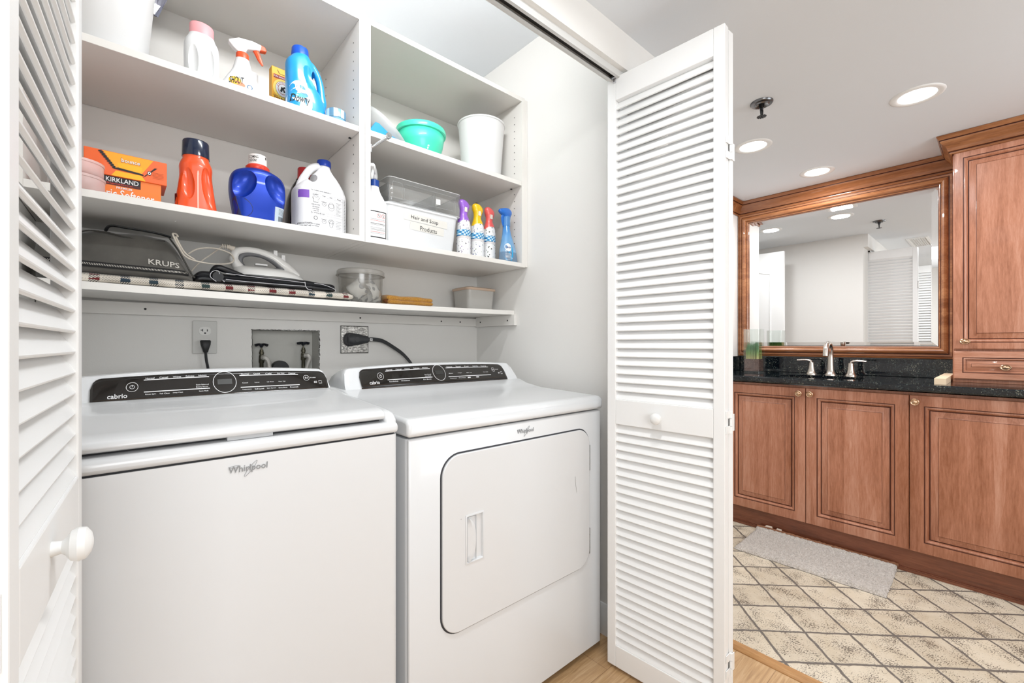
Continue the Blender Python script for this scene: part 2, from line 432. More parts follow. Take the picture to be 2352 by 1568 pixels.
# closet back wall with rough hole for the water valves
hx0, hx1, hz0, hz1 = .346, .581, .93, 1.155
bm = B()
for a in ((-.35, hx0, 0, HC), (hx1, 1.37, 0, HC), (hx0, hx1, 0, hz0), (hx0, hx1, hz1, HC)): box(bm, a[0], a[1], 1.82, 1.94, a[2], a[3])
struct('wall_back', bm, WALL, 'off-white back wall of the laundry closet above the washer and dryer')
bm = B(); box(bm, -.35, -.19, .84, 1.82, 0, HC); box(bm, -1.3, -.35, .84, .93, 0, H)
struct('wall_left', bm, WALL, 'white wall left of the closet opening, behind the near folding door')
bm = B(); box(bm, 1.37, 1.59, .87, 2.4, 0, HC)
struct('wall_right', bm, WALL, 'white right side wall of the laundry closet beside the dryer')
bm = B(); prism(bm, [(.835, 2.02), (.916, 2.02), (.916, HC), (.835, HC)], -.25, 1.585, 'x')
struct('wall_header', bm, WALL, 'white header beam over the closet opening')
bm = B(); box(bm, 3.4, 3.5, -1.6, 2.4, 0, H+.05); struct('wall_vanity', bm, WALL, 'bathroom wall behind the framed mirror')
bm = B(); box(bm, 2.97, 3.4, 1.30, 1.40, 0, H); struct('wall_wing', bm, WALL, 'short white wall at the left end of the vanity')
bm = B(); box(bm, 1.59, 3.5, 2.4, 2.5, 0, H+.05); struct('wall_far', bm, WALL, 'white end wall of the bathroom, seen in the mirror')
bm = B(); box(bm, -1.3, 3.5, -1.7, -1.6, 0, H+.05); struct('wall_front', bm, WALL, 'white wall of the hall behind the viewer')
bm = B(); box(bm, -1.4, -1.3, -1.7, .93, 0, H+.05); struct('wall_hall', bm, WALL, 'white end wall of the hall')
bm = B(); box(bm, -1.4, 3.5, -1.7, .836, H, H+.05); box(bm, 1.40, 3.5, .836, 2.5, H, H+.05)
struct('ceiling', bm, CEIL, 'smooth white ceiling with recessed lights', 'ceiling')
bm = B(); box(bm, -.35, 1.6, .83, 1.94, HC, HC+.05); struct('ceiling', bm, CEIL, 'higher white ceiling inside the laundry closet', 'ceiling')
BBP = [(0, 0), (.014, 0), (.014, .075), (.012, .08), (.012, .088), (.009, .094), (.009, .101), (.004, .112), (0, .114)]
bm = B(); sweep(bm, [(1.37, .90), (1.37, 1.82)], BBP); struct('baseboard_right', bm, TRIM, 'white moulded baseboard along the closet side wall', 'baseboard', smooth=30)
bm = B(); sweep(bm, [(1.59, 2.4), (1.59, .87)], BBP); struct('baseboard_bath', bm, TRIM, 'white baseboard along the bathroom side wall', 'baseboard', smooth=30)
# sliding track under the header
t = thing('door_track', 'metal folding-door track set under the white header beam', 'door track', (0, 0, 0), kind='structure')
bm = B(); prism(bm, [(.852, 2.02), (.852, 1.998), (.862, 1.998), (.862, 2.001), (.855, 2.001), (.855, 2.016), (.888, 2.016), (.888, 2.001), (.881, 2.001), (.881, 1.998), (.891, 1.998), (.891, 2.02)], -.18, 1.365, 'x')
link('rail', bm, mat('rail_white', 'd4d4d2', .4), t, 0)
bm = B(); box(bm, -.18, 1.365, .8555, .8875, 2.0145, 2.0158); link('rail_groove', bm, mat('track_shadow', '3a3a3a', .6), t, 0)
bm = B(); lathe(bm, [(.0, 1.985), (.006, 1.985), (.006, 2.0), (.010, 2.0), (.010, 2.012), (0, 2.012)], 16, (1.238, .8715, 0)); link('pivot', bm, CHROME, t)

# ------------------------------------------------------------------ louvred folding doors
DZ0, DH = .012, 1.994
def louver_panel(W, name='door_panel', parent=None, loc=(0, 0, 0), rz=0, knob=None, front=1):
    """local x along width, thickness in y from 0 to T, front face at y=0"""
    T = .028; SW = .032
    o = B()
    rails = [(0, .072), (.820, .904), (1.914, DH)]
    for x0, x1 in ((0, SW), (W-SW, W)): box(o, x0, x1, 0, T, 0, DH)
    for z0, z1 in rails: box(o, SW, W-SW, 0, T, z0, z1)
    p = link(name, o, DOORW, parent, 0, bevel=.0022, bseg=2); p.location = loc; p.rotation_euler = (0, 0, rz)
    for z0, z1, n in ((.072, .820, 26), (.904, 1.914, 35)):
        bm = B(); st = (z1-z0)/n
        for i in range(n):
            zc = z0+st*(i+.5)
            vs = box(bm, SW-.002, W-SW+.002, -.0028, .0028, -.0180, .0180)
            rot(bm, vs, R(-31), 'X'); bmesh.ops.translate(bm, verts=vs, vec=(0, T/2, zc))
        link('louver_slats', bm, DOORW, p, 0, bevel=.0012, bseg=1)
    if knob:
        kx, kz = knob; bm = B()
        lathe(bm, [(0, .002), (.0085, .002), (.0075, -.003), (.0065, -.008), (.009, -.011), (.0155, -.015), (.0180, -.021), (.0165, -.027), (.0105, -.031), (.004, -.0325), (0, -.0327)], 28, (kx, 0, kz), 'y')
        link('knob', bm, TRIM, p)
    return p
def bifold(name, label, x_in, x_out, side):
    """side +1: right pair, front face looks toward -X; the hinged edge is nearest the hall"""
    t = thing(name, label, 'folding door', (x_in, .5175, DZ0), 0, kind='structure')
    return t
# right pair
d1 = bifold('door_1', 'white louvred folding door on the right, folded open beside the dryer', 1.26, 1.33, 1)
# panel local x runs from the far edge (Y .901) toward the hall, its front (y=0) looks toward -X
a1 = math.atan2(.5175-.901, 1.2596-1.238)
louver_panel(.384, 'door_panel', d1, (1.238-1.26, .901-.5175, 0), a1, (.187, .858))
a2 = math.atan2(.5175-.905, 1.294-1.318)
louver_panel(.384, 'door_panel', d1, (1.319-1.26, .905-.5175, 0), a2)
for z in (.19, .88, 1.66):
    bm = B(); z -= DZ0
    for a, b, xo in ((-.032, -.011, 0), (-.011, .011, 1), (.011, .032, 0)):
        tube(bm, [(.0318, -.0035, z+a), (.0318, -.0035, z+b-.0015)], .0042, 10)
        if xo: box(bm, .0325, .060, -.0022, .0, z-.028, z+.020)
        else: box(bm, .006, .0315, -.0022, .0, z+a, z+b)
    link('hinge', bm, TRIM, d1)
# left pair
d2 = thing('door_2', 'white louvred folding door at the left edge, close to the viewer', 'folding door', (-.067, .507, DZ0), 0, kind='structure')
a3 = math.atan2(.893-.507, -.0475+.067)
louver_panel(.387, 'door_panel', d2, (0, 0, 0), a3, (.163, .871))
a4 = math.atan2(.893-.507, -.128+.1005)
louver_panel(.387, 'door_panel', d2, (-.1005+.067, .002, 0), a4)
for z in (.19, .88, 1.66):
    bm = B(); z -= DZ0
    tube(bm, [(-.0315, -.003, z-.032), (-.0315, -.003, z+.032)], .0042, 10); box(bm, -.058, -.004, -.002, .0, z-.03, z+.03)
    link('hinge', bm, TRIM, d2)

# ------------------------------------------------------------------ white shelf cabinets on the closet wall
CY = 1.433; CB = 1.449; CT = 2.212
def holes(bm, x, sx, ys, z0, z1):
    z = z0
    while z < z1:
        for y in ys: box(bm, min(x, x+sx*.0006), max(x, x+sx*.0006), y-.002, y+.002, z-.002, z+.002, 1)
        z += .032
def cabinet(label, x0, x1, hl, hr):
    t = thing('shelf_cabinet', label, 'wall cabinet', (x0, CY, CB), 0, group=None)
    W = x1-x0; D = 1.819-CY; HH = CT-CB; T = .019
    def pn(name, *a, m=MELA):
        bm = B(); box(bm, *a); return link(name, bm, m, t, 0, bevel=.0006, bseg=1)
    for xa, xf, sg, on in ((0, T, 1, hl), (W-T, W-T, -1, hr)):
        bm = B(); box(bm, xa, xa+T, 0, D, 0, HH)
        if on: holes(bm, xf, sg, (.05, D-.06), .05, HH-.05)
        link('side_panel', bm, [MELA, mat('hole_dark', '4a4946', .8)], t, 0)
    pn('top_panel', T, W-T, 0, D, HH-T, HH); pn('bottom_panel', T, W-T, 0, D, 0, T-.001)
    pn('back_panel', T, W-T, D-.006, D, T, HH-T)
    s = pn('shelf', T+.001, W-T-.001, .001, D-.008, 1.815-CB, 1.834-CB)
    for x in (T+.004, W-T-.012):
        for y in (.06, D-.06):
            bm = B(); box(bm, x, x+.008, y, y+.006, 1.8115-CB, 1.815-CB); link('shelf_pin', bm, BLACKR, s, 0)
    return t
cabinet('white open shelf cabinet above the washer, holding detergents', -.188, .6065, 0, 1)
cabinet('white open shelf cabinet above the dryer, against the right wall', .6075, 1.351, 1, 1)
bm = B(); box(bm, 1.3515, 1.369, 1.436, 1.819, 1.452, 2.208); struct('trim_2', bm, MELA, 'narrow white filler strip between cabinet and side wall', 'filler strip')
# lower shelf, slightly sagging
t = thing('wall_shelf', 'long white shelf on cleats under the cabinets', 'shelf', (-.188, 1.524, 1.2415))
bm = B(); n = 24; rings = []
for i in range(n+1):
    x = i/n*1.556; s = -.008*sin(pi*i/n); rings.append([(x, 0, s), (x, .294, s), (x, .294, s+.0195), (x, 0, s+.0195)])
loft(bm, rings); link('shelf_board', bm, MELA, t, 30)
bm = B(); box(bm, 0, 1.54, .277, .2955, -.047, -.0085); c1 = link('cleat', bm, MELA, t, 0, bevel=.001)
bm = B(); box(bm, 1.539, 1.5565, -.018, .277, -.050, -.0005); c2 = link('cleat', bm, MELA, t, 0, bevel=.001)
def screw(p, c, ax):
    bm = B(); lathe(bm, [(0, 0), (.0035, 0), (.0035, -.0012), (0, -.0014)], 12, c, ax); link('screw', bm, BLACKR, p)
for x in (.235, .93, 1.33, 1.44): screw(c1, (x, .277, -.028), 'y')
for y in (.03, .24): screw(c2, (1.539, y, -.027), 'x')

# ------------------------------------------------------------------ wall fittings above the machines
def plate_face(t, top):
    pass
t = thing('outlet', 'light grey duplex outlet left of the water valves, with a black plug in it', 'outlet', (.204, 1.82, 1.126))
bm = B(); prism(bm, rrect(-.0345, .0345, -.056, .056, .003, 3), -.006, 0, 'y'); link('cover_plate', bm, mat('outlet_plate', 'cccbc7', .4), t, 30, bevel=.0015)
for dz in (.0215, -.0215):
    bm = B(); prism(bm, [(x, z) for x, z, _ in [(p[0], p[1]+dz, 0) for p in [(.017*math.copysign(abs(cos(a))**.75, cos(a)), .0145*math.copysign(abs(sin(a))**.75, sin(a))) for a in [2*pi*i/28 for i in range(28)]]]], -.0075, -.006, 'y')
    s = link('socket', bm, mat('outlet_face', 'dcdbd7', .35), t)
    dc = Deco((0, -.0075, dz), XR, ZU, FN); dc.rect(-.008, -.0058, -.002, .0065); dc.rect(-.0125, -.008, .0015, .0035); dc.rect(.0052, .0075, -.002, .0055); dc.disc(0, -.0075, .003, .0027); dc.done('socket_slots', PRINTK, s)
t = thing('power_plug', 'black washer power plug with cord in the left outlet', 'plug', (.204, 1.8123, 1.104))
bm = B(); loft(bm, [sring(z, rx, ry, 3, 0, cy, 20) for z, rx, ry, cy in ((.012, .0135, .008, -.010), (.008, .0155, .010, -.011), (-.004, .014, .012, -.013), (-.020, .009, .010, -.0125), (-.030, .0065, .0075, -.012))]); link('plug_body', bm, BLACKR, t)
bm = B(); tube(bm, [(0, -.012, -.028), (.002, -.013, -.055), (.007, -.012, -.085), (.012, -.009, -.13), (.012, -.006, -.19)], .0042, 8, 5); link('cord', bm, BLACKR, t)
# recess with valves
t = thing('valve_recess', 'rough grey recess in the wall with washer water valves', 'wall recess', (.4635, 1.82, .93))
bm = B(); x0, x1, z1, d = -.1165, .1165, .224, .085
for q in ([(x0, .0, 0), (x0, d, 0), (x0, d, z1), (x0, .0, z1)], [(x1, 0, 0), (x1, 0, z1), (x1, d, z1), (x1, d, 0)], [(x0, d, 0), (x1, d, 0), (x1, d, z1), (x0, d, z1)], [(x0, 0, z1), (x0, d, z1), (x1, d, z1), (x1, 0, z1)], [(x0, 0, 0), (x1, 0, 0), (x1, d, 0), (x0, d, 0)]):
    face(bm, [bm.verts.new(p) for p in q])
link('recess_box', bm, RECESS, t, 0)
bm = B(); random.seed(9)
def jag(p, q, n, amp=.0022):
    return [(lerp(p[0], q[0], i/n)+random.uniform(-amp, amp), -.001, lerp(p[1], q[1], i/n)+random.uniform(-amp, amp)) for i in range(n+1)]
tube(bm, jag((x0-.004, z1+.002), (x1+.003, z1+.003), 60, .0008), [random.uniform(.0003, .0014) for _ in range(61)], 5)
tube(bm, jag((x1+.002, z1+.003), (x1+.003, 0), 80, .0018), [random.uniform(.0002, .0020) for _ in range(81)], 5)
tube(bm, jag((x0-.001, z1), (x0, 0), 30, .0010), [random.uniform(.0004, .0010) for _ in range(31)], 5)
link('torn_edge', bm, mat('torn_plaster', '3e3d39', .9), t, 0)
HOSE = mat('braided_hose', 'd8d5cf', .35, .5)
v_ = HOSE; wv = N(v_, 'ShaderNodeTexWave'); wv.inputs['Scale'].default_value = 190; wv.bands_direction = 'DIAGONAL'; L(v_, coords(v_), wv.inputs['Vector']); bump(v_, wv.outputs['Fac'], .6, .001)
def valve(x, z, rz, label, hose):
    t = thing('water_valve', label, 'water valve', (x, 1.87, z), 0)
    bm = B()
    for k in range(6):
        a = pi/3*k+rz; tube(bm, [(0, 0, 0), (.010*cos(a), .010*sin(a), .002), (.0225*cos(a), .0225*sin(a), -.002)], [.0045, .0038, .0055], 8, 3)
    lathe(bm, [(0, .004), (.006, .004), (.007, -.004), (.004, -.010), (0, -.010)], 12)
    link('handwheel', bm, mat('wheel_black', '171a24', .35), t)
    bm = B(); lathe(bm, [(0, -.008), (.0028, -.008), (.0028, -.018), (.006, -.018), (.007, -.026), (.0085, -.027), (.0085, -.035), (.0065, -.036), (.009, -.045), (.0095, -.066), (.007, -.07), (.007, -.10), (0, -.10)], 14)
    tube(bm, [(0, 0, -.052), (.0, -.014, -.052), (.002, -.024, -.054)], .0085, 12); link('valve_body', bm, mat('aged_brass', '5f5c4e', .45, .8), t)
    bm = B(); tube(bm, hose, .0078, 12, 6); tube(bm, [hose[0], hose[1]], .0098, 12); link('supply_hose', bm, HOSE, t)
valve(.387, 1.100, .2, 'left water valve with black handwheel and hose, in the wall recess', [(0, -.020, -.048), (.006, -.028, -.049), (.016, -.030, -.062), (.020, -.030, -.09), (.021, -.030, -.15)])
valve(.536, 1.107, .5, 'right water valve with black handwheel and hose, in the wall recess', [(.0, -.020, -.050), (.009, -.028, -.050), (.015, -.030, -.062), (.006, -.030, -.09), (-.004, -.030, -.15)])
bm = B(); lathe(bm, [(0, -.02), (.029, -.02), (.031, -.01), (.031, .01), (.027, .016), (.020, .017), (.019, .03), (0, .03)], 28, (.448, 1.862, 1.008), 'y')
tag(link('drain_hose', bm, BLACKR), 'black drain hose end in the wall recess, behind the washer console', 'drain hose')
# dryer outlet
t = thing('outlet', 'scuffed metal dryer outlet plate right of the water valves', 'outlet', (.725, 1.82, 1.122))
sm = mat('scuffed_steel', 'a4a3a0', .32, .9); vv = coords(sm, (1, 1, 2.5), (0, R(25), 0)); f = noise(sm, vv, 55, 4, .7, 1.5); L(sm, ramp(sm, f, [(.4, '6e6d6a'), (.5, 'a9a8a5'), (.6, 'dddcd8')]), bsdf(sm).inputs['Base Color'])
bm = B(); prism(bm, rrect(-.057, .057, -.055, .055, .002, 2), -.004, 0, 'y'); pl = link('cover_plate', bm, sm, t, 30, bevel=.001)
bm = B(); box(bm, -.0595, -.0565, -.003, 0, -.057, .057); box(bm, -.0595, .0595, -.003, 0, -.058, -.055); box(bm, .0565, .0595, -.003, 0, -.057, .057); box(bm, -.0595, .0595, -.003, 0, .055, .058); link('plate_edge', bm, mat('plate_edge_grey', '6f6e6b', .5, .5), t, 0)
for z in (-.033, .033): bm = B(); lathe(bm, [(0, -.004), (.004, -.004), (.003, -.006), (0, -.0065)], 12, (-.031, 0, z), 'y'); link('screw', bm, STEEL, pl)
t = thing('power_plug', 'dark grey dryer power plug with thick cord in the metal outlet', 'plug', (.712, 1.8157, 1.122))
bm = B(); lathe(bm, [(0, 0), (.029, 0), (.029, -.006), (.026, -.012), (0, -.012)], 28, (-.008, 0, 0), 'y')
PLUGG = mat('plug_grey', '3c3d40', .45)
loft(bm, [[(x, -.012-.022*k+.0*cos(a), h*sin(a)) if 0 else (x, -.024+.016*cos(a), h*sin(a)) for a in [2*pi*j/18 for j in range(18)]] for k, (x, h) in enumerate(((-.024, .014), (-.020, .022), (-.006, .026), (.018, .024), (.036, .018), (.050, .0165), (.058, .0145)))])
lathe(bm, [(0, -.039), (.010, -.039), (.010, -.0405), (0, -.0407)], 20, (.008, 0, 0), 'y'); link('plug_body', bm, PLUGG, t)
bm = B()
for dz in (-.0045, 0, .0045): tube(bm, [(.055, -.024, dz), (.085, -.025, .001+dz), (.125, -.027, -.006+dz), (.175, -.030, -.034+dz), (.222, -.034, -.068+dz), (.262, -.040, -.118+dz), (.29, -.05, -.19+dz)], .0040, 8, 6)
link('cord', bm, mat('cord_grey', '37383a', .5), t)
dc = Deco((.072, -.0285, .0005), XR, ZU, FN); dc.rect(-.006, .006, -.0065, .0055, 0); dc.text('A', -.0035, -.003, .006, .006, 1, .0003); dc.done('cord_tag', [PRINTW, PRINTK], t)

# ------------------------------------------------------------------ washer and dryer
def whirl(parent, x, z, wd, hg, y, mats=('9b9ea1', 'c9cbcc')):
    dc = Deco((x, y, z), XR, ZU, FN, off=.0004)
    dc.text('Whirlpool', -wd/2, -hg*.32, wd, hg*.62, 0, 0, .05)
    dc.ring(wd*.07, -hg*.02, wd*.27, hg*.13, wd*.012, 0, .0003, tilt=R(52))
    dc.ring(-wd*.32, hg*.26, wd*.13, hg*.09, wd*.010, 0, .0003)
    return dc.done('logo', mat('logo_silver', mats[0], .3, .4), parent, .0006)
def console(p, cx, hw, y0, yt, z0, zt, yb, zb, ends=.035):
    """raked control console: cross sections along x; arched top"""
    bm = B(); rings = []; n = 72
    for i in range(n+1):
        u = -1+2*i/n; u = math.copysign(abs(u)**.75, u) if abs(u) < 1 else u
        x = u*hw; e = max(0, (abs(x)-(hw-ends))/ends); k = (1-e**2.6)**(1/2.6) if e < 1 else 0
        k = .22+.78*k
        h = zt-.012*u*u; hh = z0+(h-z0)*k
        r = .010
        rings.append([(x, y0, zb), (x, y0, z0), (x, lerp(y0, yt, .9*k), z0+(h-z0)*.9*k), (x, yt-.004, hh-.002), (x, yt+.004, hh), (x, yt+.016, hh), (x, lerp(yt, yb, .45), hh-.006), (x, lerp(yt, yb, .8), hh-.022*k), (x, yb, z0+(hh-z0)*.35), (x, yb, zb)])
    loft(bm, rings); c = link('console', bm, APPL, p, 40)
    def S(x, t, off=0):          # point on the raked face; x local, t 0..1
        u = x/hw; h = zt-.012*u*u; nn = V((0, -(zt-z0), (yt-y0))).normalized()
        return V((x, lerp(y0, yt, t), z0+(h-z0)*t))+nn*off
    return c, S
def glass_panel(c, S, x0, x1, t0, t1, rc=.022):
    bm = B(); n = 110; rows = 10; g = []
    for i in range(n+1):
        x = lerp(x0, x1, i/n); e = max(0, (abs(x-(x0+x1)/2)-((x1-x0)/2-rc))/rc); k = math.sqrt(max(0, 1-e*e)) if e > 0 else 1
        top = t1-(t1-t0)*.42*(1-k)
        g.append([S(x-(x0+x1)*0, lerp(t0, top, j/rows), .0022) for j in range(rows+1)])
    vs = [[bm.verts.new(p) for p in col] for col in g]
    for i in range(n):
        for j in range(rows): face(bm, (vs[i][j], vs[i+1][j], vs[i+1][j+1], vs[i][j+1]))
    gl = link('control_glass', bm, GLOSSBLK, c, 40, solid=.003)
    bm = B(); edge = [S(x0, t0, .0025)]+[r[-1] for r in g]+[S(x1, t0, .0025)]
    tube(bm, edge, .0013, 6); link('glass_rim', bm, CHROME, c)
    bm = B(); tube(bm, [S(x0, t0-.03, .0015), S(x1, t0-.03, .0015)], .0018, 6); tube(bm, [S(lerp(x0, x1, .01), t0+.10, .0040), S(lerp(x0, x1, .99), t0+.10, .0040)], .0007, 5)
    link('lower_strip', bm, mat('bronze_strip', '4b3c30', .3, .6), c)
    return gl
def panel_art(c, S, x0, x1, dial, words_l, words_r, mini):
    cw = x1-x0
    class A(Deco):
        def pt(s, x, y, lift=0): return S(x, y, .0044+lift)
    dc = A((0, 0, 0), XR, ZU, FN)
    asp = .075          # height of face per unit t
    rx = .026; dc.ring(dial, .50, rx, rx/asp*.92, .0016)
    # inner edge of ring is built with the same thickness in t units, so redraw as a polygon band
    bm = dc.bm; bm.clear()
    def ring(cx, cy, r, th, n=48):
        A_ = [bm.verts.new(dc.pt(cx+r*cos(2*pi*i/n), cy+r/asp*sin(2*pi*i/n))) for i in range(n)]
        B_ = [bm.verts.new(dc.pt(cx+(r-th)*cos(2*pi*i/n), cy+(r-th)/asp*sin(2*pi*i/n))) for i in range(n)]
        for i in range(n): face(bm, (A_[i], A_[(i+1) % n], B_[(i+1) % n], B_[i]))
    ring(dial, .50, .0275, .0013)
    dc.rect(dial-.017, dial+.017, .42, .60, 1)
    ring(x0+.075, .50, .0115, .0009); ring(x0+.075, .50, .0048, .0008); dc.rect(x0+.0745, x0+.0755, .50, .57)
    dc.text('cabrio', x0+.030, .16, .036, .15)
    ring(x1-.060, .56, .0085, .0008); dc.text('01', x1-.064, .52, .008, .08)
    dc.text('ADD GARMENT', x1-.049, .55, .017, .035)
    dc.text('60', x1-.040, .33, .009, .09); 
    for q in ((x1-.026, x1-.017, .42, .435), (x1-.026, x1-.017, .31, .325), (x1-.026, x1-.0255, .31, .43), (x1-.0175, x1-.017, .31, .43)): dc.rect(*q)
    L0, L1 = x0+.097, dial-.035; R0, R1 = dial+.036, x1-.082
    for a, b, y in ((L0, L1, .69), (L0, L1, .30), (R0, R1, .69), (R0, R1, .27)): dc.rect(a, b, y, y+.028)
    def spread(ws, a, b, y, h, s=.66):
        h *= .8
        n = len(ws); st = (b-a)/n
        for i, w_ in enumerate(ws):
            if w_: dc.text(w_, a+st*i+st*(1-s)*.4, y, st*s*min(1, .35+.1*len(w_)), h)
    spread(words_l[0], L0, L1, .725, .07); spread(words_l[1], L0, L1, .21, .055, .75)
    spread(words_r[0], R0, R1, .725, .07); spread(words_r[1], R0, R1, .18, .055, .75); spread(words_r[2], R0, R1, .42, .045, .6)
    dc.text('WHAT TO WASH', lerp(L0, L1, .40), .86, .034, .042); dc.text('HOW TO WASH', lerp(R0, R1, .40), .86, .034, .042)
    dc.text('Steam Enhanced', L1-.030, .43, .028, .04); dc.text('Extra Rinse', L1-.030, .36, .026, .035)
    o = dc.done('control_markings', [PRINTW, mat('display_grey', '30302e', .4)], c)
    return o
# dryer
t = dryer = thing('dryer', 'white front-loading clothes dryer with black glass console, right of the washer', 'dryer', (.9095, .98, 0), R(-.35))
hw = .3875
bm = B(); prism(bm, rrect(-hw, hw, 0, .66, .012, 4), .028, .864, 'z'); 
vs = [v for v in bm.verts if v.co.z > .5]; dbody = link('cabinet', bm, APPS, t, 40)
bm = B(); prism(bm, [(-.006, .022), (-.006, .858), (-.003, .8635), (.010, .8645), (.012, .022)], -hw+.003, hw-.003, 'x'); link('front_panel', bm, APPL, t, 30, bevel=.004, bseg=3)
for x in (-hw+.05, hw-.05):
    for y in (.05, .6): bm = B(); lathe(bm, [(0, 0), (.02, 0), (.02, .008), (.012, .012), (.012, .03), (0, .03)], 14, (x, y, 0)); link('foot', bm, BLACKR, t); bm = B(); box(bm, -hw+.01, hw-.01, .02, .64, .010, .03); link('base_pan', bm, DARK, t, 0)
bm = B(); prism(bm, [(-.013, .869), (-.013, .900), (-.009, .909), (0, .9135), (.02, .9155), (.30, .925), (.38, .936), (.43, .952), (.60, .957), (.62, .95), (.62, .869)], -hw-.003, hw+.003, 'x')
link('top_lid', bm, APPL, t, 50, bevel=.013, bseg=5)
c, S = console(t, 0, hw-.012, .437, .487, .951, 1.031, .62, .90)
glass_panel(c, S, -.322, .318, .04, .86)
panel_art(c, S, -.322, .318, -.010, (('Normal', 'Casual', 'Heavy', 'Delicates', 'BulkyItems'), ('SteamRefresh', 'WrinkleShield', '', 'Eco Boost')), (('Sensor', 'Timed', 'Cool', 'Quick Dry', 'Touch Up'), ('Temperature', 'Dryness', '|', '|', ''), ('More', 'High', 'Med  Low', '', 'Damp Signal')), None)
whirl(t, .010, .835, .070, .026, -.0062)
# door
bm = B(); prism(bm, rrect(-.2945, .3190, .3235, .8105, .061, 10), -.0066, .0, 'y'); link('door_gap', bm, mat('gap_grey', '3a3b40', .7), t, 30)
bm = B(); prism(bm, rrect(-.2900, .3145, .3275, .8060, .057, 10), -.0125, -.001, 'y')
bm = ev(bm, [('cut', [(lambda b: (prism(b, rrect(-.2150, -.1590, .505, .632, .005, 3), -.03, -.0080, 'y'), b)[1])(B())])])
door = link('door', bm, APPL, t, 30, bevel=.003, bseg=3)
bm = B(); nested(bm, .062, .133, [(0, -.0125), (0, -.0145), (.0035, -.0155), (.0055, -.0125), (.006, -.008)], False, lambda a, b, h: (-.218+a, h, .502+b))
nested(bm, .030, .121, [(0, -.0135), (.0, -.0076)], True, lambda a, b, h: (-.212+a, h, .508+b))
link('handle_frame', bm, APPL, door, 30)
bm = B(); rings = []
for i in range(15):
    z = lerp(.509, .625, i/14); e = abs(2*i/14-1)**3; w_ = .025*(1-.75*e)
    rings.append([(-.2115, -.0128, z), (-.2115+w_*.55, -.0195, z), (-.2115+w_, -.0180, z), (-.2115+w_+.001, -.0085, z), (-.2115, -.0080, z)])
loft(bm, rings); link('handle_grip', bm, APPL, door, 40)
for zz in (.702, .409):
    bm = B()
    for k in range(4): tube(bm, [(.3172, -.0075, zz-.045+k*.0225), (.3172, -.0075, zz-.045+k*.0225+.021)], .0042, 8)
    link('hinge', bm, mat('hinge_grey', 'a4a7a8', .35, .6), t)
dc = Deco((.235, -.0125, .60), XR, ZU, FN); dc.poly([(.000, .052), (.0012, .052), (.0035, .028), (.0095, -.004), (.0082, -.004), (.0022, .028)]); dc.done('scratch', mat('scratch_grey', '9c9c9a', .6), door)
dc = Deco((.235, -.0125, .60), XR, ZU, FN); dc.disc(-.468, .030, .0012); dc.done('speck', mat('scratch_grey'), door)
# washer
t = washer = thing('washer', 'white top-loading washing machine with black glass console, left of the dryer', 'washing machine', (.1855, .97, 0), R(-.5))
hw = .306
bm = B(); prism(bm, rrect(-hw, hw, 0, .67, .014, 5), .028, .886, 'z'); link('cabinet', bm, APPL, t, 40)
for x in (-hw+.05, hw-.05):
    for y in (.05, .6): bm = B(); lathe(bm, [(0, 0), (.02, 0), (.02, .008), (.012, .012), (.012, .03), (0, .03)], 14, (x, y, 0)); link('foot', bm, BLACKR, t)
bm = B(); prism(bm, rrect(-hw+.004, hw-.004, .004, .62, .012, 4), .884, .8895, 'z'); link('seam', bm, DARK, t, 0)
bm = B(); prism(bm, [(-.002, .889), (-.003, .905), (.001, .9135), (.012, .9155), (.03, .9165), (.62, .9165), (.63, .905), (.63, .889)], -hw-.001, hw+.001, 'x'); link('top_deck', bm, APPL, t, 40, bevel=.008, bseg=3)
bm = B()
for sx in (-1, 1):
    a, b = (hw-.029, hw+.0005) if sx > 0 else (-hw-.0005, -hw+.029)
    prism(bm, [(.004, .905), (.007, .922), (.020, .935), (.05, .9405), (.33, .955), (.41, .966), (.62, .962), (.62, .905)], a, b, 'x')
prism(bm, [(.352, .905), (.352, .955), (.41, .966), (.62, .962), (.62, .905)], -hw+.02, hw-.02, 'x')
link('deck_rim', bm, APPL, t, 40, bevel=.009, bseg=4)
bm = B(); prism(bm, [(.013, .9225), (.006, .926), (.004, .932), (.008, .940), (.020, .9455), (.05, .9485), (.30, .961), (.349, .9655), (.349, .945), (.30, .940), (.05, .926)], -hw+.030, hw-.030, 'x'); lid = link('lid', bm, APPL, t, 50, bevel=.006, bseg=3)
bm = B(); prism(bm, [(.012, .9165), (.012, .925), (.02, .93), (.05, .93), (.05, .9165)], -.040, .038, 'x'); link('lid_latch', bm, GREYP, t, 0)
bm = B(); box(bm, -hw+.035, hw-.035, .030, .34, .9166, .930); link('lid_gap_fill', bm, DARK, t, 0)  # dark block filling the gap between deck and lid
c, S = console(t, 0, hw-.012, .437, .482, .957, 1.034, .62, .90, .03)
glass_panel(c, S, -.252, .288, .03, .85, .02)
panel_art(c, S, -.252, .288, .016, (('Normal', 'Casual', 'Whites', 'Delicates', 'BulkyItems'), ('Rinse Spin', 'Tub Clean', 'Deep Clean', '', 'Quick Wash')), (('Normal', 'Quick', 'Cold', 'Deep Water', 'Cleanser'), ('Temperature', 'Soil Level', 'Spin Speed', 'Extra Rinse', 'Presoak'), ('Cool', 'Low', 'Light  Medium', 'Heavy  High', '')), None)
whirl(t, -.008, .861, .066, .026, -.0006)

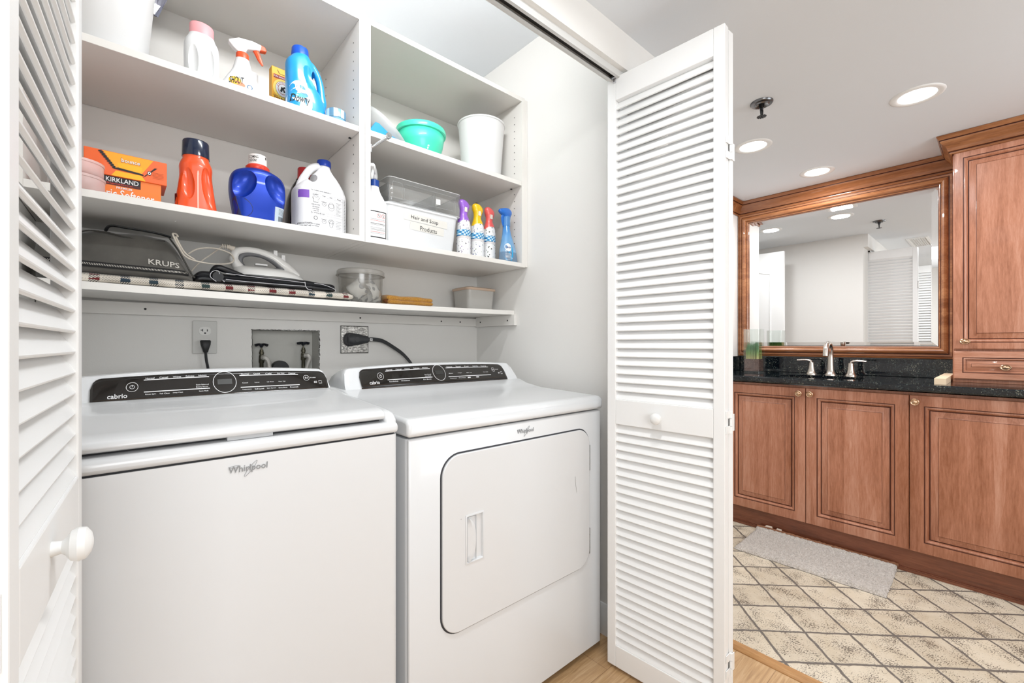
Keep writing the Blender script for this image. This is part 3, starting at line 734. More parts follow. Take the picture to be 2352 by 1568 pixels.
# ------------------------------------------------------------------ things on the upper left shelf
ZS1 = 1.834; ZS2 = 1.467; ZS3 = 1.2605
def basket(label, x, y, z, r0, r1, h, group=None):
    t = thing('wastebasket', label, 'bin', (x, y, z), 0, group)
    bm = B(); lathe(bm, [(0, 0), (r0-.004, 0), (r0, .004), (r1, h-.010), (r1+.001, h-.008)], 56); 
    bmesh.ops.delete(bm, geom=[f for f in bm.faces if len(f.verts) > 4 and f.calc_center_median().z > h/2], context='FACES')
    link('bin_body', bm, WHITE, t, 40, solid=.002)
    bm = B(); tube(bm, [((r1+.0015)*cos(2*pi*i/56), (r1+.0015)*sin(2*pi*i/56), h-.005) for i in range(56)], .0045, 8, closed=True); link('rim', bm, WHITE, t)
    return t
basket('large white plastic bin at the left end of the top shelf', -.0475, 1.575, ZS1, .089, .1165, .33)
bm = B(); random.seed(2)
rings = []
for k, (z, r) in enumerate(((0, .004), (.03, .022), (.06, .026), (.09, .024), (.115, .020))): rings.append([(r*cos(a)*1.0+random.uniform(-.005, .005), r*.6*sin(a)+random.uniform(-.005, .005), z) for a in [2*pi*i/14 for i in range(14)]])
loft(bm, rings); tag(link('plastic_bag', bm, clear('bag_film', 'c9cad6', .15, .25, .45, '9fa0b2'), None, 0, (.064, 1.655, 2.068)), 'crumpled grey plastic bag hanging beside the large white bin at the top', 'bag')

# white bottle, pink cap
t = thing('detergent_bottle', 'white opaque detergent bottle with a pale pink cap on the top shelf', 'bottle', (.166, 1.545, ZS1), R(8))
bm = B(); body(bm, dense([(0, .036, .028, 3), (.004, .039, .030, 3), (.06, .041, .031, 3), (.11, .042, .031, 2.6), (.135, .040, .029, 2.4), (.150, .033, .026, 2.2), (.157, .031, .025, 2.2)], 5), 48)
bm = ev(bm, [('cut', [ellip((.012, -.040, .075), (.014, .020, .050)), ellip((-.030, -.036, .07), (.016, .018, .055)), ellip((.012, .040, .075), (.014, .020, .050))])])
link('bottle_body', bm, mat('pearl_plastic', 'e0e0e0', .3), t, 50)
bm = B(); body(bm, [(.154, .0295, .024), (.186, .0295, .024), (.190, .0275, .022)], 40); link('cap', bm, mat('pink_cap', 'eba2a6', .35), t, 40)

def trigger_head(p, z, s, colb, colt, flip=1, name='spray_head'):
    """spray head, nozzle toward +x (flip 1)"""
    bm = B(); f = flip
    prof = [(-.022, .018), (-.012, .010), (.006, .0125), (.012, .026), (.044, .034), (.047, .050), (.024, .0535), (-.010, .050), (-.034, .036), (-.034, .030)]
    pts = [(f*x*s, z+h*s) for x, h in prof]
    prism(bm, pts, -.0095*s, .0095*s, 'y'); hd = link(name, bm, colb, p, 40, bevel=.003*s, bseg=3)
    bm = B(); prism(bm, [(f*x*s, z+h*s) for x, h in ((.040, .034), (.044, .052), (.056, .049), (.060, .040), (.058, .036))], -.008*s, .008*s, 'y'); link('nozzle', bm, colt, hd, 40, bevel=.002*s)
    bm = B(); tube(bm, [(f*.030*s, 0, z+.036*s), (f*.036*s, 0, z+.026*s), (f*.042*s, 0, z+.012*s), (f*.050*s, 0, z-.004*s)], [.006*s, .006*s, .005*s, .002*s], 8, 5, flat=1.3); link('trigger', bm, colt, hd)
    return hd
t = thing('spray_bottle', 'white stain remover spray bottle with orange trigger and collar on the top shelf', 'spray bottle', (.270, 1.555, ZS1), R(-4))
bm = B(); body(bm, dense([(0, .058, .030, 2.6), (.004, .060, .032, 2.6), (.045, .057, .031, 2.6), (.075, .044, .028, 2.4), (.105, .028, .022, 2.2), (.135, .020, .018, 2), (.146, .017, .016, 2)], 5), 48)
bv = bvh_of(bm)
link('bottle_body', bm, WHITE, t, 50)
bm = B(); lathe(bm, [(0, .143), (.0175, .143), (.0175, .158), (.016, .161), (0, .161)], 28); link('collar', bm, mat('orange_trigger', 'e2562c', .35), t, 40)
trigger_head(t, .150, 1.08, WHITE, MATS['orange_trigger'])
dc = Deco((0, 0, 0), XR, ZU, FN, bv)
dc.disc(-.022, .060, .016, .012, 2); dc.disc(-.014, .050, .018, .009, 3); dc.text('SHOUT', -.038, .048, .036, .023, 0, .0005, .15, .12)
dc.disc(.016, .050, .0075, None, 1, .0002); dc.disc(.016, .050, .0050, None, 4, .0005); dc.rect(.000, .036, .031, .034, 5)
for k in range(7): dc.rect(-.012, .010, .088+k*.006, .0885+k*.006, 6)
dc.done('label', [PRINTK, mat('label_blue', '1f5c86', .5), mat('label_yellow', 'e7c33f', .5), mat('label_salmon', 'e58a68', .5), PRINTW, mat('label_lime', 'e6e23c', .5), mat('soft_grey', 'd3d3d4', .5)], t)
t = thing('detergent_bottle', 'small white bottle half hidden behind the orange-trigger spray bottle', 'bottle', (.320, 1.68, ZS1), 0)
bm = B(); body(bm, dense([(0, .052, .03, 2.5), (.05, .050, .03, 2.5), (.10, .036, .025, 2.2), (.14, .016, .016, 2), (.15, .015, .015, 2)], 4), 36); link('bottle_body', bm, mat('frosted_bottle', 'dadad9', .35), t, 50)
bm = B(); lathe(bm, [(0, .148), (.017, .148), (.017, .178), (.015, .18), (0, .18)], 24); link('cap', bm, WHITE, t, 40)

# baking soda box
t = thing('carton', 'yellow baking soda carton behind the light blue bottle on the top shelf', 'box', (.405, 1.66, ZS1), R(3))
bm = B(); box(bm, -.031, .031, 0, .03, 0, .222); link('carton_body', bm, mat('soda_yellow', 'edab25', .5), t, 0, bevel=.001)
dc = Deco((0, 0, 0), XR, ZU, FN); SR = mat('soda_red', '9a2320', .5)
dc.rect(-.025, .031, .184, .197, 0); dc.text('PURE BAKING SODA', -.024, .188, .053, .005, 1, .0004)
dc.disc(.004, .152, .031, .034, 2, .0001); dc.disc(.004, .152, .0235, .027, 0, .0004); dc.disc(.004, .152, .0225, .026, 1, .0005); dc.disc(.004, .152, .0160, .0185, 0, .0007); dc.disc(.004, .152, .0145, .0168, 1, .0009)
for k in range(14):
    a = R(20+k*140/13*1.0); dc.disc(.004+.0193*cos(a), .152+.0222*sin(a), .0011, .0016, 0, .0010, 8)
dc.poly([(-.005, .143), (-.001, .160), (.003, .158), (.010, .163), (.012, .157), (.007, .154), (.012, .144), (.007, .141), (.004, .150), (0, .140)], 3, .0012)
dc.text('Pure & Safe', -.023, .115, .045, .007, 3, .0004); dc.text('Deodorizer', -.021, .104, .036, .005, 3, .0004)
for q in ((-.027, .029, .099, .0998), (-.027, .029, .124, .1248)): dc.rect(*q, 3, .0002)
dc.poly([(-.014, .214), (-.012, .214), (-.006, .203), (.020, .203), (.020, .202), (-.007, .202)], 3, .0003)
dc.done('label', [SR, PRINTW, mat('soda_glow', 'f6dc6a', .5), PRINTK], t)

# light blue softener bottle with handle
t = thing('detergent_bottle', 'light blue fabric softener bottle with loop handle and blue cap on the top shelf', 'bottle', (.4455, 1.535, ZS1), R(6))
LB = mat('sky_blue_plastic', '1f95d6', .28, coat=.3)
bm = B(); body(bm, dense([(0, .056, .036, 3, .004), (.004, .061, .039, 3, .003), (.05, .060, .039, 3, .002), (.085, .055, .038, 2.8, -.003), (.12, .046, .037, 2.5, -.013), (.155, .044, .036, 2.4, -.016), (.185, .042, .034, 2.3, -.016), (.205, .030, .029, 2.1, -.014), (.212, .026, .026, 2, -.014)], 5), 56)
bm = ev(bm, [('cut', [ellip((.024, 0, .135), (.0135, .06, .038), 24, 14, R(-16)), ellip((.004, -.052, .140), (.028, .026, .048), 24, 14, R(-16))])])
bv = bvh_of(bm); bb = link('bottle_body', bm, LB, t, 50)
bm = B(); tube(bm, [(.000, 0, .200), (.018, 0, .196), (.036, 0, .178), (.048, 0, .150), (.053, 0, .115), (.056, 0, .085), (.052, 0, .06)], [.014, .013, .0115, .0115, .0125, .015, .012], 14, 6, flat=1.0); link('handle', bm, LB, t)
bm = B(); lathe(bm, [(0, .208), (.0265, .208), (.0265, .214), (.025, .234), (.0235, .237), (0, .237)], 30, (-.016, 0, 0)); 
bm = ev(bm, [('cut', [ellip((-.014, 0, .245), (.006, .04, .014))])]); link('cap', bm, mat('royal_blue_cap', '0f4fc0', .3), t, 40)
dc = Deco((0, 0, 0), XR, ZU, FN, bv)
DB = mat('label_sky', '3f8fbe', .5)
for i in range(9): pass
dc.disc(-.026, .050, .034, .046, 1); dc.disc(-.036, .078, .022, .034, 1, .0001); dc.disc(-.028, .088, .014, .012, 0, .0002); dc.disc(-.018, .072, .012, .007, 0, .0002)
dc.disc(-.034, .095, .010, .018, 2, .0003); dc.disc(-.026, .082, .017, .006, 2, .0005); dc.disc(-.032, .066, .020, .006, 3, .0005)
dc.text('Downy', -.0575, .034, .054, .033, 4, .0009, .15, .10); dc.disc(-.020, .013, .012, .014, 4, .0009); dc.disc(-.020, .011, .0075, .010, 5, .0012)
dc.done('label', [DB, mat('label_pale', 'dfe6ea', .45), PRINTW, mat('label_aqua', '4fc0d6', .5), PRINTK, mat('label_tan', 'a4836c', .5)], t)
t = thing('detergent_bottle', 'white bottle hidden behind the light blue softener bottle', 'bottle', (.508, 1.66, ZS1), 0)
bm = B(); body(bm, dense([(0, .062, .028, 2.6), (.06, .060, .028, 2.6), (.11, .048, .026, 2.4), (.16, .035, .022, 2.2), (.20, .018, .016, 2), (.22, .016, .016, 2)], 4), 36); link('bottle_body', bm, WHITE, t, 50)
bm = B(); lathe(bm, [(0, .218), (.018, .218), (.018, .236), (0, .238)], 20); link('cap', bm, GREYP, t, 40)
t = thing('round_tin', 'small round tin with pale blue lid at the right end of the top shelf', 'tin', (.534, 1.50, ZS1), 0)
bm = B(); lathe(bm, [(0, 0), (.0305, 0), (.0305, .026), (0, .026)], 36); link('tin_body', bm, mat('tin_blue', '6fa0bf', .4), t, 40)
bm = B(); lathe(bm, [(0, .026), (.032, .026), (.032, .052), (.030, .0545), (0, .0545)], 36); 
tm = mat('tin_lid', '7fb0cc', .3, .4); wv = N(tm, 'ShaderNodeTexWave'); wv.inputs['Scale'].default_value = 14; L(tm, coords(tm, (1, 0, 0)), wv.inputs['Vector']); L(tm, ramp(tm, wv.outputs['Fac'], [(.35, '6f9fbe'), (.55, 'dfe6ea')]), bsdf(tm).inputs['Base Color'])
link('lid', bm, tm, t, 40)

# ------------------------------------------------------------------ lower left shelf of the cabinet
t = thing('food_container', 'stack of two translucent pink plastic tubs before the orange box', 'container', (-.085, 1.475, ZS2), 0)
for k, (z, r) in enumerate(((0, .047), (.036, .045))):
    bm = B(); lathe(bm, [(r-.005, z+.001), (r, z+.008), (r, z+.030), (r+.0015, z+.031), (r+.0015, z+.036), (r-.002, z+.037)], 44)
    bmesh.ops.delete(bm, geom=[f for f in bm.faces if len(f.verts) > 4 and f.calc_center_median().z > z+.02], context='FACES')
    link('tub', bm, FROSTP, t, 40, solid=.0014)
# fabric softener sheet box
t = thing('carton', 'orange dryer sheet box with torn flap lid on the lower cabinet shelf', 'box', (.004, 1.50, ZS2), R(.5))
OR = mat('box_orange', 'ee7a1d', .45, coat=.2); ORR = mat('box_red_orange', 'ee6422', .45, coat=.2)
bm = B(); box(bm, -.078, .068, .004, .105, 0, .066); link('carton_body', bm, OR, t, 0, bevel=.001)
bm = B(); vs = box(bm, -.081, .080, .0, .11, .062, .123); link('flap_lid', bm, ORR, t, 0, bevel=.0015)
dc = Deco((0, .0, 0), XR, ZU, FN)
YL = mat('box_yellow', 'f3a621', .45)
dc.poly([(-.047, .1215), (-.022, .082), (.028, .080), (.052, .1215)], 1, .0001)
dc.poly([(-.020, .098), (.030, .097), (.026, .084), (-.016, .086)], 4, .0002); dc.poly([(-.031, .063), (-.022, .077), (.028, .076), (.036, .063)], 4, .0002)
z0 = [(-.055, .123), (-.050, .1235), (-.045, .113), (-.035, .098), (-.024, .084), (-.020, .084), (.028, .079), (.034, .084), (.054, .105), (.050, .105)]
def zig(a, b, n, wd):
    pts = []
    for i in range(n+1):
        f = i/n; x = lerp(a[0], b[0], f); z = lerp(a[1], b[1], f); pts.append((x-(wd if i % 2 else wd*.45), z-.0008)); 
    return pts
lft = zig((-.051, .121), (-.022, .081), 18, .006); rgt = [(x+.004, z) for x, z in zig((.029, .078), (.053, .104), 16, .002)]
for i in range(len(lft)-1): dc.poly([lft[i], lft[i+1], (lft[i+1][0]+.006, lft[i+1][1]+.002), (lft[i][0]+.006, lft[i][1]+.002)], 2, .0005)
for i in range(len(rgt)-1): dc.poly([(rgt[i][0]-.001, rgt[i][1]-.004*(1-i/16)), (rgt[i+1][0]-.001, rgt[i+1][1]-.004*(1-i/16)), (rgt[i+1][0]+.0045, rgt[i+1][1]), (rgt[i][0]+.0045, rgt[i][1])], 2, .0005)
dc.poly([(-.026, .083), (-.022, .0805), (.030, .0765), (.033, .079), (.027, .081), (-.018, .0855)], 2, .0005)
dc.text('bounce', -.0125, .1005, .038, .0115, 6, .0006); dc.text('bounce', -.0115, .1015, .036, .0095, 3, .0010)
dc.disc(.0435, .0865, .0042, .0055, 2, .0006); dc.disc(.0435, .0865, .0032, .0042, 3, .0009); dc.disc(.0435, .0865, .0014, .002, 2, .0012)
for k in range(5): dc.rect(.050, .073, .0900-k*.0036, .0908-k*.0036, 5, .0005)
dc.done('lid_label', [OR, YL, PRINTK, PRINTW, mat('box_amber', 'f6b417', .45), mat('box_brown', 'b0521c', .5), mat('logo_red', 'a8301c', .5)], t)
dc = Deco((0, .004, 0), XR, ZU, FN)
dc.rect(-.062, .026, .0400, .0615, 0, .0001); dc.text('KIRKLAND', -.041, .0480, .063, .0115, 1, .0006); dc.rect(-.062, .026, .0403, .0465, 2, .0004); dc.text('Signature', -.040, .0412, .050, .0048, 3, .0008)
dc.text('PREMIUM', -.021, .0322, .030, .0055, 1, .0004); dc.text('Fabric Softener', -.067, .0085, .121, .0215, 1, .0004)
dc.done('front_label', [PRINTK, PRINTW, mat('deep_red', '4a1512', .5), mat('logo_red2', 'c33a2a', .5)], t)

# orange detergent bottle (grip side toward the hall)
t = thing('detergent_bottle', 'orange-red laundry detergent bottle with dark navy cap', 'bottle', (.150, 1.525, ZS2), R(2))
bm = B(); body(bm, dense([(0, .049, .036, 3), (.004, .051, .038, 3), (.04, .046, .036, 2.8), (.08, .041, .034, 2.6), (.11, .038, .033, 2.4), (.135, .0385, .033, 2.4), (.150, .034, .031, 2.2), (.157, .031, .030, 2.1), (.172, .031, .030, 2)], 5), 64)
bm = ev(bm, [('cut', [ellip((-.026, -.038, .085), (.0195, .018, .050), 28, 16, R(-6)), ellip((.028, -.036, .075), (.0185, .018, .062), 28, 16, R(-8))])])
bv = bvh_of(bm); link('bottle_body', bm, mat('tide_orange', 'ee5420', .28, coat=.4), t, 55)
bm = B(); body(bm, [(.163, .0325, .0315), (.168, .0325, .0315), (.205, .0315, .0305), (.209, .0295, .0285), (.209, .027, .026), (.204, .025, .024)], 44); link('cap', bm, mat('navy_cap', '0b1a38', .18, coat=.5), t, 40)
dc = Deco((0, 0, 0), XR, ZU, FN, bv); dc.rect(-.0015, .0022, .0, .112, 0, 0, 1, 24); dc.disc(.0008, .112, .002, .008, 0)
dc.done('level_window', mat('pale_pink_strip', 'f3b4a2', .4), t)
dc = Deco((0, 0, 0), XR, ZU, FN, bv); dc.rect(-.0480, -.0440, .004, .052, 0, 0, 1, 10)
for k in range(4): dc.rect(-.0478, -.0442, .012+k*.011, .013+k*.011, 1, .0003, 1, 1, .8)
dc.done('label_edge', [mat('label_plum', '5b1f22', .5), PRINTW], t)

# royal blue jug with white measuring cap
t = thing('detergent_bottle', 'royal blue detergent jug with red ring and white cap', 'bottle', (.307, 1.535, ZS2), 0)
BM = mat('metallic_blue', '0433a0', .36, .45, coat=.15)
bm = B(); body(bm, dense([(0, .062, .040, 3.2), (.004, .066, .044, 3.2), (.035, .067, .045, 3.2), (.065, .072, .046, 3), (.10, .076, .046, 2.9), (.135, .074, .044, 2.8), (.155, .064, .040, 2.5), (.166, .046, .034, 2.3), (.171, .030, .029, 2)], 5), 72)
bm = ev(bm, [('cut', [ellip((-.050, -.050, .112), (.035, .030, .052), 40, 24, R(30)), ellip((.051, -.050, .111), (.035, .030, .054), 40, 24, R(-30))])])
bv = bvh_of(bm); link('bottle_body', bm, BM, t, 55)
bm = B(); lathe(bm, [(0, .168), (.030, .168), (.0325, .172), (.0325, .180), (.029, .184), (.0265, .186), (0, .186)], 36); link('collar', bm, mat('collar_red', 'd93a22', .3), t, 40)
bm = B(); lathe(bm, [(0, .184), (.0255, .184), (.0250, .214), (.0235, .217), (0, .217)], 36); bv2 = bvh_of(bm); cp = link('cap', bm, mat('cap_cream', 'e9e3df', .4), t, 40)
dc = Deco((0, 0, 0), (cos(R(-25)), sin(R(-25)), 0), ZU, (sin(R(-25)), -cos(R(-25)), 0), bv2)
dc.text('COMING', -.018, .2025, .026, .0085); dc.text('SOON!', -.017, .192, .021, .0085); dc.done('cap_lettering', PRINTK, cp)
dc = Deco((0, 0, 0), (cos(R(50)), sin(R(50)), 0), ZU, (sin(R(50)), -cos(R(50)), 0), bv2); dc.text('8', -.005, .205, .008, .008); dc.done('cap_lettering', PRINTK, cp)
dc = Deco((0, 0, 0), (cos(R(62)), sin(R(62)), 0), ZU, (sin(R(62)), -cos(R(62)), 0), bv); dc.rect(-.020, .020, .008, .060, 0, 0, 8, 8)
for k in range(12): dc.rect(-.012+k*.002, -.011+k*.002, .012, .032, 1, .0004, 1, 3)
for k in range(5): dc.rect(-.012, .014, .038+k*.004, .0388+k*.004, 1, .0004)
dc.done('back_label', [mat('label_bluegrey', 'b6c2cc', .45), PRINTK], t)
dc = Deco((0, 0, 0), (cos(R(-62)), sin(R(-62)), 0), ZU, (sin(R(-62)), -cos(R(-62)), 0), bv); dc.disc(.004, .040, .026, .034, 0); dc.done('front_label', [mat('label_navy', '14224c', .4), mat('label_orange', 'd9734a', .5), PRINTW], t)

# black bottle with red cap behind
t = thing('detergent_bottle', 'black bottle with dark red cap between the blue jug and the white jug', 'bottle', (.476, 1.668, ZS2), 0)
bm = B(); body(bm, dense([(0, .060, .04, 3), (.07, .058, .038, 3), (.14, .052, .034, 2.6), (.19, .037, .028, 2.3), (.215, .024, .02, 2), (.222, .022, .02, 2)], 4), 40); link('bottle_body', bm, mat('black_plastic', '0c0c0e', .25, coat=.4), t, 50)
bm = B(); lathe(bm, [(0, .216), (.028, .216), (.023, .232), (.0225, .262), (.0205, .265), (0, .265)], 28, (.006, 0, 0)); link('cap', bm, mat('dark_red_cap', 'b5282e', .35), t, 40)

# white bleach jug
t = thing('bleach_jug', 'white bleach jug with blue cap and printed instructions', 'jug', (.497, 1.555, ZS2), R(4))
bm = B(); body(bm, dense([(0, .078, .052, 3.4), (.004, .0825, .056, 3.4), (.06, .083, .057, 3.4), (.135, .084, .057, 3.2), (.155, .080, .055, 2.9, .001), (.175, .068, .050, 2.6, .006), (.20, .046, .040, 2.3, .014), (.222, .028, .028, 2.1, .016), (.236, .021, .021, 2, .016), (.246, .020, .020, 2, .016)], 5), 72)
bm = ev(bm, [('cut', [ellip((-.034, 0, .186), (.013, .08, .022), 24, 14, R(25))])])
bv = bvh_of(bm); link('jug_body', bm, mat('hdpe_white', 'e2e2e4', .4), t, 55)
bm = B(); tube(bm, [(.010, 0, .240), (-.010, 0, .240), (-.028, 0, .228), (-.044, 0, .204), (-.056, 0, .178), (-.062, 0, .155)], [.012, .0125, .012, .012, .014, .016], 16, 6); link('handle', bm, MATS['hdpe_white'], t)
bm = B(); lathe(bm, [(0, .244), (.0225, .244), (.0225, .262), (.021, .265), (0, .265)], 34, (.016, 0, 0)); link('cap', bm, mat('cobalt_cap', '1038a0', .3), t, 40)
dc = Deco((-.009, 0, .004), XR, ZU, FN, bv)
dc.rect(-.0715, -.044, .108, .134, 1, 0, 8, 3)
for a, b, c_, d_ in ((-.040, .068, .128, .1286), (-.040, .068, .118, .1186), (-.040, .068, .058, .0586), (-.040, .068, .066, .0666), (-.040, .068, .012, .0126), (-.040, .068, .004, .0046)): dc.rect(a, b, c_, d_, 2, .0003, 16, 1)
for x in (-.040, -.010, .014, .038, .0675): dc.rect(x, x+.0006, .012, .128, 2, .0003, 1, 12)
dc.text('TO CLEAN AND DISINFECT', -.040, .1345, .066, .0035, 0, .0004); dc.text('LAUNDRY', -.034, .1205, .018, .004, 0, .0004); dc.text('Usage', -.004, .1205, .011, .004, 0, .0004); dc.text('Amt', .020, .1205, .009, .004, 0, .0004); dc.text('Process', .046, .1205, .014, .004, 0, .0004)
for w_, y, x, ww in (('WASH ON WHITE', .0875, -.038, .026), ('USE BLEACH', .080, -.036, .022), ('in the machine', .074, -.035, .020), ('wash load', .068, -.032, .016), ('SPRAY & CLEANING', .024, -.039, .027), ('hard surfaces', .018, -.037, .022)): dc.text(w_, x, y, ww, .0036, 0, .0004)
# t-shirt, cups, washer, bucket
dc.poly([(-.0352, .1132), (-.030, .1172), (-.026, .1142), (-.022, .1142), (-.018, .1172), (-.0118, .1118), (-.016, .1078), (-.0172, .109), (-.0172, .0972), (-.0318, .0972), (-.0318, .109), (-.0335, .1078)], 0, .0005); dc.poly([(-.034, .113), (-.030, .116), (-.026, .113), (-.022, .113), (-.018, .116), (-.013, .112), (-.016, .109), (-.018, .110), (-.018, .098), (-.031, .098), (-.031, .110), (-.033, .109)], 3, .0006)
for cx, cy in ((.002, .096), (.002, .038)): dc.ring(cx, cy, .007, .0065, .0007, 0, .0004); dc.text('1/2', cx-.003, cy-.001, .006, .003, 0, .0004); dc.rect(cx-.009, cx+.009, cy+.007, cy+.0078, 0, .0004)
dc.ring(.026, .094, .0085, .0085, .0008, 0, .0004); dc.ring(.026, .092, .0105, .014, .0006, 0, .0004); dc.ring(.026, .042, .009, .007, .0008, 0, .0004); dc.ring(.026, .034, .0065, .012, .0008, 0, .0004); dc.ring(-.025, .046, .006, .006, .0012, 0, .0004)
for k in range(11): dc.rect(.042, .062-.004*(k % 3), .108-k*.0042, .1086-k*.0042, 0, .0004, 4, 1)
for k in range(6): dc.rect(.042, .062-.004*(k % 2), .046-k*.005, .0466-k*.005, 0, .0004, 4, 1)
for k in range(22): dc.rect(.073, .0795, .126-k*.0052, .1272-k*.0052, 0, .0004, 2, 1)
dc.text('CAUSES BURNS TO EYES', -.040, .0065, .090, .003, 0, .0004)
dc.text('PRECAUTIONARY', -.072, .020, .034, .0055, 0, .0004, 0, .12); dc.text('AND FIRST AID', -.071, .012, .032, .005, 0, .0004, 0, .12); dc.text('for shirts & tops', -.040, .0600, .045, .004, 0, .0004)
dc.done('label', [PRINTK, mat('label_purple', '7a4fb0', .5), mat('rule_grey', 'b9babc', .5), mat('shirt_white', 'fbfbfb', .5)], t)

# ------------------------------------------------------------------ right cabinet, upper shelf
t = thing('bowl', 'clear plastic bowl tipped on its side beside the teal bowl', 'bowl', (.745, 1.60, ZS1), R(0))
bm = B(); lathe(bm, [(.004, 0), (.05, .003), (.085, .022), (.102, .055), (.106, .07)], 48)
bmesh.ops.delete(bm, geom=[f for f in bm.faces if len(f.verts) > 4 and f.calc_center_median().z > .03], context='FACES')
bmesh.ops.rotate(bm, verts=bm.verts, cent=(0, 0, 0), matrix=Matrix.Rotation(R(38), 3, 'Y') @ Matrix.Rotation(R(18), 3, 'X')); mz = min(v.co.z for v in bm.verts); bmesh.ops.translate(bm, verts=bm.verts, vec=(-.03, 0, -mz))
link('bowl_body', bm, FROSTB, t, 50, solid=.0016)
t = thing('scoop', 'blue plastic scoop lying in front of the clear bowl', 'scoop', (.690, 1.475, ZS1), R(-4))
SB = mat('scoop_blue', '1a93cf', .35)
bm = B(); prism(bm, [(-.055, .012), (-.030, .052), (-.018, .052), (.030, .020), (.095, .004), (.095, .0), (-.05, 0)], -.010, .010, 'y'); link('scoop_body', bm, SB, t, 30, bevel=.003)
t = thing('bowl', 'teal green plastic bowl with a rim on the upper right shelf', 'bowl', (.902, 1.575, ZS1), 0)
TE = mat('teal_plastic', '48dbb6', .35, coat=.2)
bm = B(); prof = [(.045, 0), (.055, .002), (.070, .02), (.086, .07), (.094, .118)]; lathe(bm, [(.002, 0)]+prof, 56)
bmesh.ops.delete(bm, geom=[f for f in bm.faces if len(f.verts) > 4 and f.calc_center_median().z > .05], context='FACES')
bv = bvh_of(bm); bw = link('bowl_body', bm, TE, t, 50, solid=.003)
bm = B(); lathe(bm, [(.094, .114), (.100, .116), (.101, .128), (.098, .136), (.092, .140), (.092, .136), (.095, .128), (.093, .118)], 56); bmesh.ops.delete(bm, geom=[f for f in bm.faces if len(f.verts) > 4], context='FACES'); link('rim', bm, TE, t, 50)
dc = Deco((0, 0, 0), XR, ZU, FN, bv); dc.rect(-.060, -.008, .028, .054, 0, .0006, 8, 3)
for i, (x, y) in enumerate(((-.045, .05), (-.030, .040), (-.022, .046), (-.018, .036), (-.012, .048), (-.014, .040))): dc.disc(x, y, .004, .003, 1, .0010)
dc.done('label', [PRINTK, PRINTW], t)
basket('white plastic wastebasket standing on the upper right shelf', 1.212, 1.575, ZS1, .085, .1030, .262)
t = thing('hanging_rod', 'short chrome valet rod fixed to the cabinet divider', 'rod', (.627, 1.440, 1.776), 0)
bm = B(); tube(bm, [(.001, .002, .0), (.010, -.006, .006), (.052, -.024, .044)], [.0042, .0046, .0052], 12, 4); link('rod', bm, CHROME, t)
bm = B(); lathe(bm, [(0, -.007), (.0095, -.007), (.0105, -.005), (.0105, .005), (.009, .007), (0, .007)], 24, (.055, -.026, .048), 'y'); lathe(bm, [(0, -.0105), (.0035, -.0105), (.0035, -.007), (0, -.007)], 16, (.055, -.026, .048), 'y'); link('end_cap', bm, CHROME, t, 40)
bm = B(); lathe(bm, [(0, 0), (.0065, 0), (.0065, .006), (0, .006)], 16, (.0, .002, 0), 'x'); link('rod_foot', bm, CHROME, t, 40)
bm = B(); box(bm, .0, .004, -.006, .010, -.016, .012); link('bracket', bm, GREYP, t, 0, bevel=.001)

# ------------------------------------------------------------------ right cabinet, lower shelf
t = thing('spray_bottle', 'white cleaner spray bottle with blue collar, next to the cabinet divider', 'spray bottle', (.668, 1.50, ZS2), 0)
bm = B(); body(bm, dense([(0, .040, .028, 3), (.004, .044, .031, 3), (.125, .045, .032, 3), (.15, .038, .028, 2.6), (.18, .022, .020, 2.2), (.205, .016, .016, 2), (.212, .015, .015, 2)], 5), 44); bv = bvh_of(bm); link('bottle_body', bm, WHITE, t, 50)
bm = B(); lathe(bm, [(0, .200), (.0180, .200), (.0180, .222), (0, .224)], 26); link('collar', bm, mat('collar_blue', '16408f', .3), t, 40)
hd = trigger_head(t, .215, 1.0, WHITE, WHITE, -1); hd.rotation_euler.z = R(58)
dc = Deco((0, 0, 0), XR, ZU, FN, bv)
dc.rect(-.036, .034, .012, .106, 0, 0, 12, 6); dc.rect(-.036, .0305, .0155, .1025, 1, .0003, 12, 6)
for x in (.004, .021): dc.ring(x, .090, .0075, .0075, .0012, 2, .0006); dc.text('\\', x-.0035, .086, .007, .008, 0, .0006)
for k in range(12):
    if k % 3 != 2: dc.rect(-.034, .027, .076-k*.0050, .0772-k*.0050, 2 if k % 4 == 1 else 3, .0006, 10, 1)
dc.rect(-.034, .029, .060, .0608, 0, .0006, 8, 1); dc.rect(-.034, .029, .038, .0388, 0, .0006, 8, 1)
dc.done('label', [PRINTK, PRINTW, mat('warn_red', 'c23a38', .5), PRINTG], t)

# white storage bin with handwritten tape, clear organiser on top
t = thing('storage_bin', 'white plastic storage bin with handwritten tape label on the lower right shelf', 'storage bin', (.875, 1.50, ZS2), 0)
bm = B()
def rr3(x0, x1, y0, y1, r, z): return [(p[0], p[1], z) for p in rrect(x0, x1, y0, y1, r, 6)]
loft(bm, [rr3(-.150, .138, .012, .225, .02, 0), rr3(-.153, .143, .008, .228, .022, .01), rr3(-.163, .160, 0, .236, .026, .150), rr3(-.168, .165, -.004, .240, .028, .153), rr3(-.168, .165, -.004, .240, .028, .160), rr3(-.163, .160, .0, .236, .026, .160), rr3(-.160, .157, .003, .233, .025, .150), rr3(-.148, .138, .014, .222, .018, .004)])
bv = bvh_of(bm); link('bin_body', bm, mat('bin_white', 'dfe1e3', .35), t, 45)
dc = Deco((0, 0, 0), XR, ZU, FN, bv)
dc.rect(-.088, .105, .106, .134, 0, .0004, 10, 2, -.03); dc.rect(-.062, .090, .074, .104, 0, .0004, 10, 2, -.03); dc.done('tape', mat('masking_tape', 'dedcd6', .45), t)
dc = Deco((0, 0, 0), XR, ZU, FN, bv)
